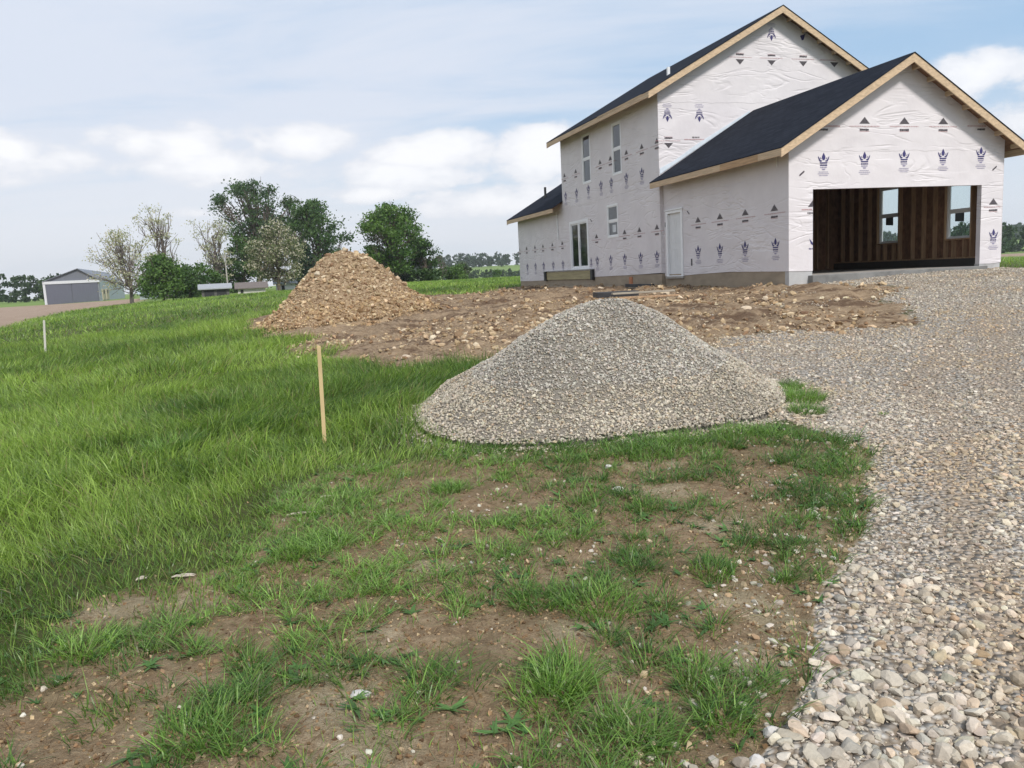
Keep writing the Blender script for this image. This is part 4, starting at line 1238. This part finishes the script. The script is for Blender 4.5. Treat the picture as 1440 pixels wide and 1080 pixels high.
plank('plank', (0, 0, .10), (1.9, .10, .10), YAW + R(90), DARKB, 'dark timber lying along the foundation near the side door', 'plank', 0, world=pz)
# stone and grey rubble in the yard
for px, py, s, lab in ((1048, 437, .13, 'pale tan rock on the dirt in front of the garage side wall'), (572, 505, .10, 'whitish rock at the lower edge of the dirt yard'), (588, 428, .16, 'pale slab of rock on dirt right of the dirt pile'), (845, 410, .1, 'small pale rock in dirt below the patio door ledger')):
    g = ground(px, py); V, Fc = P1[random.randrange(len(P1))]
    o = mesh_np('rock', V * s, Fc, simple('tan_rock', (.52, .42, .31), .85, .15, 12, bump=.3))
    o.location = (g[0], g[1], float(hfine(np.array([g[0]]), np.array([g[1]]))[0]) + s * .2)
    tag(o, lab, 'rock', 'rocks in the dirt yard')
# splinters of wood in the grass
for px, py, ln, rz, lab in ((425, 724, .20, 15, 'split grey wood sliver lying on soil at the tall grass edge'), (459, 698, .10, 30, 'short pale wood chip just above the split sliver'), (258, 817, .12, 12, 'small pale stick under the tall grass edge'), (200, 824, .06, 50, 'white chip of wood left of the small stick')):
    g = ground(px, py)
    b = MB(); n = 6
    pts = [(ln * (i / (n - 1) - .5), .006 * math.sin(i * 2.1), .006 + .004 * math.sin(i)) for i in range(n)]
    b.tube(pts, [.003, .008, .009, .009, .007, .002], 5)
    b.tube([(p[0] * .7 + .02, p[1] + .018, p[2]) for p in pts], [.002, .005, .006, .006, .004, .002], 5)
    o = b.build('wood_sliver', simple('dry_wood', (.46, .40, .33), .85, .2, 30, (.3, 3, 3)))
    o.location = (g[0], g[1], float(hfine(np.array([g[0]]), np.array([g[1]]))[0]) + .012)
    o.rotation_euler = (0, 0, R(rz)); tag(o, lab, 'wood chip', 'wood slivers in the grass')

# ------------------------------------------------------------------ trees
def grow(rng, height, spread, trunk_r, fork, levels, up_bias, nfork=(2, 4), first=.35, kink=.18):
    """recursive limbs: returns tube list and tip list"""
    tubes, tips = [], []
    def limb(p, d, L, r, lev):
        n = 5 if lev < 2 else 4
        pts, rads = [p], [r]
        q = p.copy(); dd = d / np.linalg.norm(d)
        for i in range(n):
            dd = dd + rng.normal(size=3) * kink + np.array([0, 0, up_bias * .25]); dd /= np.linalg.norm(dd)
            q = q + dd * L / n; pts.append(q.copy()); rads.append(r * (1 - .45 * (i + 1) / n))
        tubes.append((pts, rads, lev))
        if lev >= levels:
            tips.append((q, lev)); tips.append((pts[2], lev)); return
        k = rng.integers(nfork[0], nfork[1] + 1)
        a0 = rng.random() * 6.28
        for j in range(k):
            an = a0 + j * 6.28 / k + rng.normal() * .4
            o = np.array([math.cos(an), math.sin(an), 0]) * spread
            nd = dd * fork + o + np.array([0, 0, up_bias])
            i0 = n if j < 2 else rng.integers(2, n)
            limb(pts[i0].copy(), nd, L * rng.uniform(.6, .85), rads[i0] * .68, lev + 1)
        if lev >= 1: tips.append((q, lev))
    limb(np.zeros(3), np.array([rng.normal() * .08, rng.normal() * .08, 1]), height * first, trunk_r, 0)
    return tubes, tips
def leaf_cards(cent, size, rng, cols):
    n = len(cent)
    a = rng.normal(size=(n, 3)); a /= np.linalg.norm(a, axis=1)[:, None]
    b = rng.normal(size=(n, 3)); b -= (a * b).sum(1)[:, None] * a; b /= np.linalg.norm(b, axis=1)[:, None]
    s = size[:, None]
    p = [cent - a * s, cent + b * s * .55, cent + a * s, cent - b * s * .55]
    V = np.stack(p, 1).reshape(-1, 3)
    T_ = (np.array([(0, 1, 2), (0, 2, 3)])[None] + (np.arange(n) * 4)[:, None, None]).reshape(-1, 3)
    return V, T_, np.repeat(cols, 4, 0)
def tree(name, px, dist, top_px, base_px, wpx, label, cat='tree', leaves=5000, leaf=.24, cols=((.04, .085, .022), (.085, .15, .035)), seed=0, levels=3, first=.3, spread=.75, up_b=.25, puff=.9,
         shape=None, group='trees round the farmstead', trunk_r=None, prof=None, ncl=30, csize=.16, ttop=.6, hollow=.5, blossom=0.0, bark=BARK, lean=0):
    rng = np.random.default_rng(100 + seed)
    g = far_at(px, dist)
    H_ = (base_px - top_px) / F * dist; Wd = wpx / F * dist
    root = tag(empty(name, (g[0], g[1], g[2] - .1)), label, cat, group)
    if prof is not None:
        tubes, cen, clump = clump_tree(rng, H_, Wd, prof, ncl, max(1, leaves // ncl), csize, ttop, hollow)
        leaves = len(cen); S = np.ones(3)
    else:
        tubes, tips = grow(rng, H_, spread, trunk_r or H_ * .022, .8, levels, up_b, first=first)
        tp = np.array([t[0] for t in tips])
        ext = np.percentile(np.abs(tp[:, :2] - np.median(tp[:, :2], 0)), 95); kx = (Wd / 2 * .86) / max(ext, .1); kz = (H_ * .95 - puff * .3) / tp[:, 2].max()
        S = np.array([kx, kx, kz])
        if shape is not None: S = S * np.array([.6, .6, .75])
        cen, clump = shape(rng, leaves, H_, Wd) if shape else (None, None)
    mb = MB()
    for pts, rads, lev in tubes:
        mb.tube([p * S for p in pts], [max(r, .016) for r in rads], 6 if lev < 2 else 4, caps=False)
    mb.build('trunk', bark, root, normals=False)
    c0, c1 = np.array(cols[0]), np.array(cols[1])
    k = np.clip(clump * .75 + rng.normal(size=leaves) * .22 + .1, 0, 1)[:, None]
    col = (c0 * (1 - k) + c1 * k) * (1 + .12 * rng.normal(size=(leaves, 1)))
    if blossom:
        bl = rng.random(leaves) < blossom
        col[bl] = np.array([.55, .50, .40]) * rng.uniform(.75, 1.1, (bl.sum(), 1))
    V, T_, C = leaf_cards(cen, leaf * rng.uniform(.6, 1.3, leaves), rng, np.clip(col, .01, .8))
    mesh_np('crown', V, T_, LEAF, root, col=C)
    return root
def blob_shape(lumps, low=.1):
    def f(rng, n, H_, Wd):
        cen = []; cl = []
        L = []
        for i in range(lumps):
            a = rng.random() * 6.28; r = math.sqrt(rng.random()) * .36 * Wd; z = H_ * (low + .12 + (.80 - low) * rng.random())
            kz = z / H_; r *= (1 - .7 * max(0, kz - .55) / .45)
            L.append((math.cos(a) * r, math.sin(a) * r, z, Wd * rng.uniform(.11, .2), rng.random()))
        per = rng.integers(0, lumps, n)
        A = np.array(L)[per]
        d = rng.normal(size=(n, 3)); d /= np.linalg.norm(d, axis=1)[:, None]
        rr = rng.random(n) ** .45
        c = A[:, :3] + d * (A[:, 3] * rr)[:, None] * np.array([1, 1, .75])
        c[:, 2] = np.clip(c[:, 2], H_ * low * .5, H_ * 1.0)
        return c, A[:, 4]
    return f
def clump_tree(rng, H_, Wd, prof, ncl, per, csize, trunk_top, hollow=.5):
    """clumps placed inside a silhouette profile [(z, half width, centre shift)], limbs run to each clump"""
    pz, pw, pc = (np.array(q) for q in zip(*prof))
    C = []; tries = 0
    while len(C) < ncl and tries < 6000:
        tries += 1
        z = rng.uniform(pz[0], pz[-1]); hwid = np.interp(z, pz, pw); a = rng.random() * 6.28; r = rng.random() ** hollow
        x = np.interp(z, pz, pc) + math.cos(a) * r * hwid; y = math.sin(a) * r * hwid
        p = np.array([x * Wd / 2, y * Wd / 2, z * H_])
        if C and min(np.linalg.norm((p - c) * [1, 1, 1.3]) for c in C) < csize * Wd * .62: continue
        C.append(p)
    C = np.array(C); n = len(C) * per
    ix = np.repeat(np.arange(len(C)), per); sz = csize * Wd * rng.uniform(.65, 1.2, len(C))
    d = rng.normal(size=(n, 3)) * .5
    cen = C[ix] + d * sz[ix, None] * [1, 1, .62]
    tubes = []
    tr = H_ * .024
    tp = [np.array([math.sin(t * 3) * .02 * H_ * t, .01 * H_ * t, t * trunk_top * H_]) for t in np.linspace(0, 1, 7)]
    tubes.append((tp, [tr * (1.25 - .7 * t) for t in np.linspace(0, 1, 7)], 0))
    for c in C:
        t0 = rng.uniform(.42, 1.0) * min(1, c[2] / (trunk_top * H_) * .85); k = t0 * 6; i = min(int(k), 5); b0 = tp[i] + (tp[i + 1] - tp[i]) * (k - i)
        mid = b0 * .45 + c * .55 + np.array([0, 0, -.05 * H_]) + rng.normal(size=3) * .02 * H_
        wob = H_ * .022
        pts = [(1 - t) ** 2 * b0 + 2 * t * (1 - t) * mid + t * t * c + rng.normal(size=3) * wob * (0 < t < 1) for t in np.linspace(0, 1, 6)]
        tubes.append((pts, [tr * .36 * (1 - .85 * t) for t in np.linspace(0, 1, 6)], 1))
        for q in range(3):
            e = c + rng.normal(size=3) * sz[0] * .55; tubes.append(([pts[3], (pts[3] + e) / 2 + rng.normal(size=3) * .1, e], [tr * .2, tr * .13, tr * .05], 2))
    return tubes, cen, rng.random(len(C))[ix]
def spruce_shape(rng, n, H_, Wd):
    t = rng.random(n) ** .75; z = H_ * (.06 + .94 * t)
    tier = .72 + .28 * np.abs(((t * 13) % 1) * 2 - 1)
    a = rng.random(n) * 6.28
    br = np.floor(t * 13); a = a + .35 * np.sin(a * 5 + br * 2)
    r = Wd / 2 * (1 - t) ** .85 * tier * rng.random(n) ** .4
    return np.stack([np.cos(a) * r, np.sin(a) * r, z - r * .18], 1), rng.random(n)
DKG = ((.040, .086, .026), (.092, .155, .042)); MDG = ((.050, .105, .026), (.12, .20, .045)); LTG = ((.055, .105, .028), (.12, .19, .05)); BLG = ((.028, .055, .036), (.052, .088, .052))
PALE = ((.26, .28, .15), (.44, .44, .30)); GRB = simple('grey_bark', (.15, .125, .11), .9, .25, 8, (1, 1, .3))
APPLE = [(.24, .45, .0), (.42, .95, -.05), (.65, 1.0, -.12), (.85, .75, -.15), (1.0, .25, -.1)]
TALLT = [(.30, .35, .25), (.45, .55, .1), (.62, .9, 0), (.80, 1.0, -.05), (.93, .7, -.08), (1.0, .25, -.05)]
LONE = [(.20, .45, .15), (.35, .75, .05), (.55, .98, -.02), (.75, .98, -.03), (.90, .70, -.02), (1.0, .22, .0)]
BARE = [(.22, .30, .2), (.45, .6, .15), (.7, .8, 0), (.9, .8, -.2), (1.0, .4, -.2)]
WIDE = [(.02, .75, .0), (.3, .95, .0), (.55, 1.0, .0), (.75, .78, -.12), (.92, .5, -.2), (1.0, .2, -.2)]
FULL = [(.18, .6, 0), (.35, 1.0, 0), (.6, .95, 0), (.82, .65, 0), (1.0, .2, 0)]
tree('fruit_tree', 184, 95, 331, 425, 78, 'leaning fruit tree with sparse pale blossom beside the grey barn', leaves=2800, leaf=.12, cols=PALE, seed=1, prof=APPLE, ncl=48, csize=.16, ttop=.42, blossom=.35, bark=GRB)
tree('bare_tree', 234, 112, 308, 422, 56, 'tall thin tree with few pale leaves behind the rounded green tree', leaves=1700, leaf=.13, cols=PALE, seed=2, prof=BARE, ncl=34, csize=.17, ttop=.75, blossom=.25, bark=GRB)
tree('round_tree', 229, 86, 364, 421, 58, 'small rounded leafy green tree right of the barn', leaves=6000, leaf=.15, cols=MDG, seed=3, prof=FULL, ncl=40, csize=.2, ttop=.5)
tree('round_tree', 266, 90, 376, 419, 48, 'low dark green bushy tree right of the rounded tree', leaves=4000, leaf=.16, cols=DKG, seed=4, prof=FULL, ncl=28, csize=.22, ttop=.5)
tree('round_tree', 292, 100, 374, 414, 44, 'low bright green bush beside the dark shed', leaves=3000, leaf=.17, cols=MDG, seed=14, prof=WIDE, ncl=24, csize=.22)
tree('bare_tree', 306, 110, 311, 414, 56, 'thin nearly leafless tree left of the utility pole', leaves=1700, leaf=.12, cols=PALE, seed=5, prof=BARE, ncl=32, csize=.17, ttop=.75, blossom=.3, bark=GRB)
tree('dark_tree', 343, 112, 338, 410, 50, 'dense dark tree right of the utility pole', leaves=6000, leaf=.2, cols=DKG, seed=6, prof=WIDE, ncl=34, csize=.22)
tree('large_tree', 366, 128, 270, 408, 98, 'tallest spreading tree with gaps in its crown behind the farmhouse', leaves=8500, leaf=.2, cols=((.042, .085, .036), (.09, .145, .052)), seed=27, prof=TALLT, ncl=70, csize=.13, ttop=.62)
tree('blossoming_tree', 392, 96, 318, 408, 74, 'broad tree covered in creamy blossom left of the dark spruce', leaves=8000, leaf=.14, cols=((.06, .09, .035), (.16, .18, .085)), seed=8, prof=FULL, ncl=54, csize=.17, blossom=.42)
tree('large_tree', 452, 122, 294, 405, 84, 'wide dark green tree left behind the dirt pile', leaves=12000, leaf=.22, cols=DKG, seed=9, prof=WIDE, ncl=64, csize=.17)
tree('round_tree', 420, 130, 288, 404, 46, 'pale topped tree between the tallest and the dark tree', leaves=3000, leaf=.2, cols=((.05, .085, .04), (.10, .14, .065)), seed=19, prof=TALLT, ncl=32, csize=.2, ttop=.6)
tree('spruce', 434, 102, 340, 404, 54, 'blue green spruce with pointed top beside the dirt pile', leaves=7000, leaf=.16, cols=BLG, seed=10, shape=spruce_shape)
tree('large_tree', 555, 100, 294, 400, 80, 'lone leafy green tree right of the dirt pile with visible forked trunk', leaves=13000, leaf=.17, cols=((.050, .110, .024), (.12, .205, .04)), seed=41, prof=LONE, ncl=92, csize=.14, ttop=.5, hollow=.42)
tree('round_tree', 598, 104, 343, 399, 42, 'lower dark green tree leaning on the right of the lone tree', leaves=5000, leaf=.18, cols=((.030, .068, .018), (.065, .12, .028)), seed=12, prof=WIDE, ncl=30, csize=.22)
tree('round_tree', 528, 104, 358, 400, 40, 'dark low undergrowth tree under the lone tree', leaves=3600, leaf=.18, cols=DKG, seed=18, prof=WIDE, ncl=22, csize=.24)
tree('round_tree', 562, 106, 364, 400, 40, 'dark bush at the trunk of the lone tree', leaves=3000, leaf=.18, cols=DKG, seed=28, prof=WIDE, ncl=22, csize=.24)
tree('shrub', 640, 120, 375, 397, 28, 'small two-toned shrub at the field edge left of the house', 'shrub', leaves=2400, leaf=.16, cols=MDG, seed=13, prof=WIDE, ncl=20, csize=.25, group='shrubs in the fields')
tree('shrub', 654, 126, 371, 396, 16, 'slim grey green shrub right behind the two-toned shrub', 'shrub', leaves=1300, leaf=.16, cols=((.06, .09, .05), (.10, .13, .07)), seed=15, prof=WIDE, ncl=14, csize=.3, group='shrubs in the fields')
tree('shrub', 622, 118, 364, 398, 16, 'greyish bare shrub touching the lower dark tree', 'shrub', leaves=500, leaf=.12, cols=((.11, .10, .08), (.16, .15, .11)), seed=16, prof=BARE, ncl=18, csize=.25, group='shrubs in the fields', bark=GRB)
tree('shrub', 698, 160, 381, 393, 11, 'lone small shrub in the pale field left of the house', 'shrub', leaves=800, leaf=.16, cols=MDG, seed=17, prof=FULL, ncl=10, csize=.3, group='shrubs in the fields')

# woods in the distance, read as one mass
def woods(name, d0, d1, a0, a1, n, hmin, hmax, per, leaf, cols, label, seed):
    rng = np.random.default_rng(seed)
    parts = []
    r = rng.uniform(d0, d1, n); az = np.radians(rng.uniform(a0, a1, n))
    X, Y = r * np.sin(az), r * np.cos(az); Z = h0(X, Y)
    c0, c1 = np.array(cols[0]), np.array(cols[1])
    for x, y, z in zip(X, Y, Z):
        H_ = rng.uniform(hmin, hmax); Wd = H_ * rng.uniform(.7, 1.1)
        cen, cl = blob_shape(9, .0)(rng, per, H_, Wd)
        k = np.clip(cl * .6 + rng.random() * .5 + rng.normal(size=per) * .15, 0, 1)[:, None]
        parts.append(leaf_cards(cen + [x, y, z - .3], leaf * rng.uniform(.7, 1.3, per), rng, c0 * (1 - k) + c1 * k))
    V, T_, C = join(parts)
    tag(mesh_np(name, V, T_, LEAF, col=C), label, 'woods', kind='stuff')
woods('far_woods', 560, 720, -9, 40, 560, 7, 11.5, 140, .9, ((.028, .052, .026), (.055, .09, .036)), 'dark wooded ridge along the horizon', 201)
woods('field_hedgerow', 330, 400, -9, 44, 420, 2.2, 4.6, 110, .5, ((.028, .052, .022), (.06, .10, .036)), 'lower band of trees along the far field edge', 202)
woods('distant_grove', 235, 290, -38, -29, 46, 5, 9, 260, .5, ((.025, .05, .02), (.055, .095, .03)), 'grove of trees on the horizon left of the barn', 203)
woods('distant_treeline', 240, 300, 27.5, 45, 75, 6, 9.5, 220, .55, ((.025, .055, .022), (.06, .105, .035)), 'tree line behind the brown field right of the garage', 204)

# ------------------------------------------------------------------ farm buildings and pole
GREYW = simple('grey_metal_siding', (.105, .11, .14), .55, .1, 3, (6, 6, .2)); GREYR = simple('grey_metal_roof', (.16, .175, .205), .5, .1, 2, (8, .3, 1)); SIDE = simple('pale_metal_siding', (.40, .43, .46), .55, .08, 3, (6, 6, .2)); GREYG = simple('grey_gable_siding', (.135, .145, .17), .6, .1, 3, (6, 6, .2)); WHT = simple('white_trim', (.56, .57, .59), .5, .05); TAN = simple('tan_stall_boards', (.50, .43, .30), .8, .15, 4, (1, 1, 3)); DARK = simple('opening_shade_tone', (.03, .03, .032), .9)  # DARK puts the shade inside openings into a flat panel colour
def barn(px0, px1, dist, base_y, eave_y, apex_y, depth, label):
    p0 = far_at(px0, dist); p1 = far_at(px1, dist * 1.0)
    W_ = float(np.hypot(*(p1 - p0)[:2])); yaw = math.atan2(p1[1] - p0[1], p1[0] - p0[0])
    k = dist / F; he = (base_y - eave_y) * k; ha = (base_y - apex_y) * k
    root = tag(empty('barn', (p0[0], p0[1], min(p0[2], p1[2]) - .05), yaw + R(-9)), label, 'barn')
    b = MB(); b.prism([(0, 0), (W_, 0), (W_, he), (W_ * .64, ha - .15), (0, he)], [], onV(0), 0, .2); b.build('wall', GREYG, root)
    b = MB(); b.prism(rect(0, depth, 0, he), [], onU(W_ - .2), 0, .2); b.prism(rect(.2, depth, 0, he), [], onU(0), 0, .2); b.build('wall', SIDE, root)
    b = MB(); b.prism([(0, he), (W_ * .64, ha), (W_, he), (W_, he - .1), (W_ * .64, ha - .1), (0, he - .1)], [], lambda a, c, w: (a, w, c), -.35, depth + .3); b.build('roof', GREYR, root)
    for q0, q1 in ((.35, W_ / 2 - .05), (W_ / 2 + .05, W_ - .25)):
        b = MB(); b.box((q0, -.16, .05), (q1, -.02, he - .5)); b.build('door', GREYW, root)
    b = MB(); b.box((-.05, -.26, he - .5), (W_ + .1, -.01, he - .05)); b.build('door_track', WHT, root)
    b = MB(); b.box((-.05, -.2, 0), (.30, -.01, he - .52)); b.build('trim', WHT, root)
    for i, v in enumerate((2.0, 6.5)):
        b = MB(); b.box((W_ + .01, v, .4), (W_ + .12, v + 3.3, 2.2)); st_ = b.build('stall_door', TAN, root)
        b = MB(); b.box((W_ + .125, v + 1.2, 1.4), (W_ + .15, v + 2.1, 2.0)); b.build('stall_window', DARK, st_)
    return root
barn(63, 142, 150, 426.5, 398, 384, 34, 'grey metal barn with big double sliding doors and white track')
def shed(name, px0, px1, dist, base_y, top_y, m_wall, m_roof, label, slope=.25, openings=()):
    p0 = far_at(px0, dist); p1 = far_at(px1, dist)
    W_ = float(np.hypot(*(p1 - p0)[:2])); yaw = math.atan2(p1[1] - p0[1], p1[0] - p0[0])
    z0 = min(p0[2], p1[2]); k = dist / F; H_ = (base_y - top_y) * k
    root = tag(empty(name, (p0[0], p0[1], z0 - .1), yaw), label, 'shed' if name == 'shed' else 'house')
    d = W_ * .7; hw_ = H_ * (1 - slope)
    b = MB(); b.box((0, 0, 0), (W_, .15, hw_)); b.box((0, .15, 0), (.15, d, hw_)); b.box((W_ - .15, .15, 0), (W_, d, hw_)); b.box((.15, d - .15, 0), (W_ - .15, d, hw_)); b.build('wall', m_wall, root)
    prof = [(-.3, hw_), (d / 2, H_), (d + .3, hw_), (d + .3, hw_ - .1), (d / 2, H_ - .12), (-.3, hw_ - .1)]
    b = MB(); b.prism(prof, [], lambda a, c, w: (w, a, c), -.3, W_ + .3); b.build('roof', m_roof, root)
    for a0, a1, c0, c1 in openings:
        b = MB(); b.box((a0 * W_, -.03, c0 * hw_), (a1 * W_, -.004, c1 * hw_)); b.build('opening_shade', DARK, root)  # dark panel on the solid wall, interior shade painted as its colour
    return root
shed('shed', 283, 322, 84, 408, 388, simple('dark_shed_boards', (.09, .085, .08), .8), simple('pale_shed_roof', (.30, .31, .325), .6), 'dark open shed with a pale roof behind the utility pole', .3, ((.1, .45, .0, .8), (.55, .9, .0, .8)))
shed('outbuilding', 334, 373, 90, 407, 389, simple('cream_siding', (.50, .48, .44), .7), simple('brown_roof', (.15, .125, .115), .8), 'low cream outbuilding with brown roof right of the utility pole', .42, ((.1, .2, .3, .8),))
shed('outbuilding', 388, 415, 100, 405, 387, simple('white_siding', (.62, .64, .66), .6), simple('grey_roof', (.25, .27, .30), .7), 'white outbuilding behind the blossoming tree trunk', .35, ((.3, .45, .0, .8),))
shed('shed', 196, 246, 122, 421, 409, simple('pale_green_panels', (.36, .42, .42), .6), simple('pale_panel_roof', (.40, .46, .48), .5), 'low pale shed seen through the trunks of the small trees', .3)
g = far_at(320.5, 92); k = 92 / F
pole = tag(empty('utility_pole', (g[0], g[1], g[2] - .2)), 'slender pale utility pole standing left of the farmhouse trees', 'utility pole')
b = MB(); b.tube([(0, 0, 0), (.02, 0, (412 - 356) * k)], [.085, .065], 8); b.build('post', simple('weathered_pole', (.38, .35, .31), .8, .15, 6, (1, 1, .2)), pole)
b = MB(); b.box((-.05, -.2, 3.9), (.12, -.11, 4.3)); b.build('transformer_box', simple('grey_box_metal', (.4, .4, .4), .5), pole)
# ------------------------------------------------------------------ haze
hb = MB(); hb.box((-1450, -600, -12), (1450, 1450, 60)); hm_ = bpy.data.materials.new('haze'); hm_.use_nodes = True
ht = NT(hm_.node_tree); ht.n.clear(); pv = ht.new('ShaderNodeVolumePrincipled'); ho = ht.new('ShaderNodeOutputMaterial'); ht.link(pv.outputs[0], ho.inputs['Volume'])
pv.inputs['Color'].default_value = (.95, .975, 1, 1); pv.inputs['Density'].default_value = .0003; pv.inputs['Anisotropy'].default_value = .2
tag(hb.build('haze', hm_), 'thin pale haze in the air', 'haze', kind='stuff')
print('meshes', len(bpy.data.meshes), 'tris', sum(len(m_.polygons) for m_ in bpy.data.meshes))
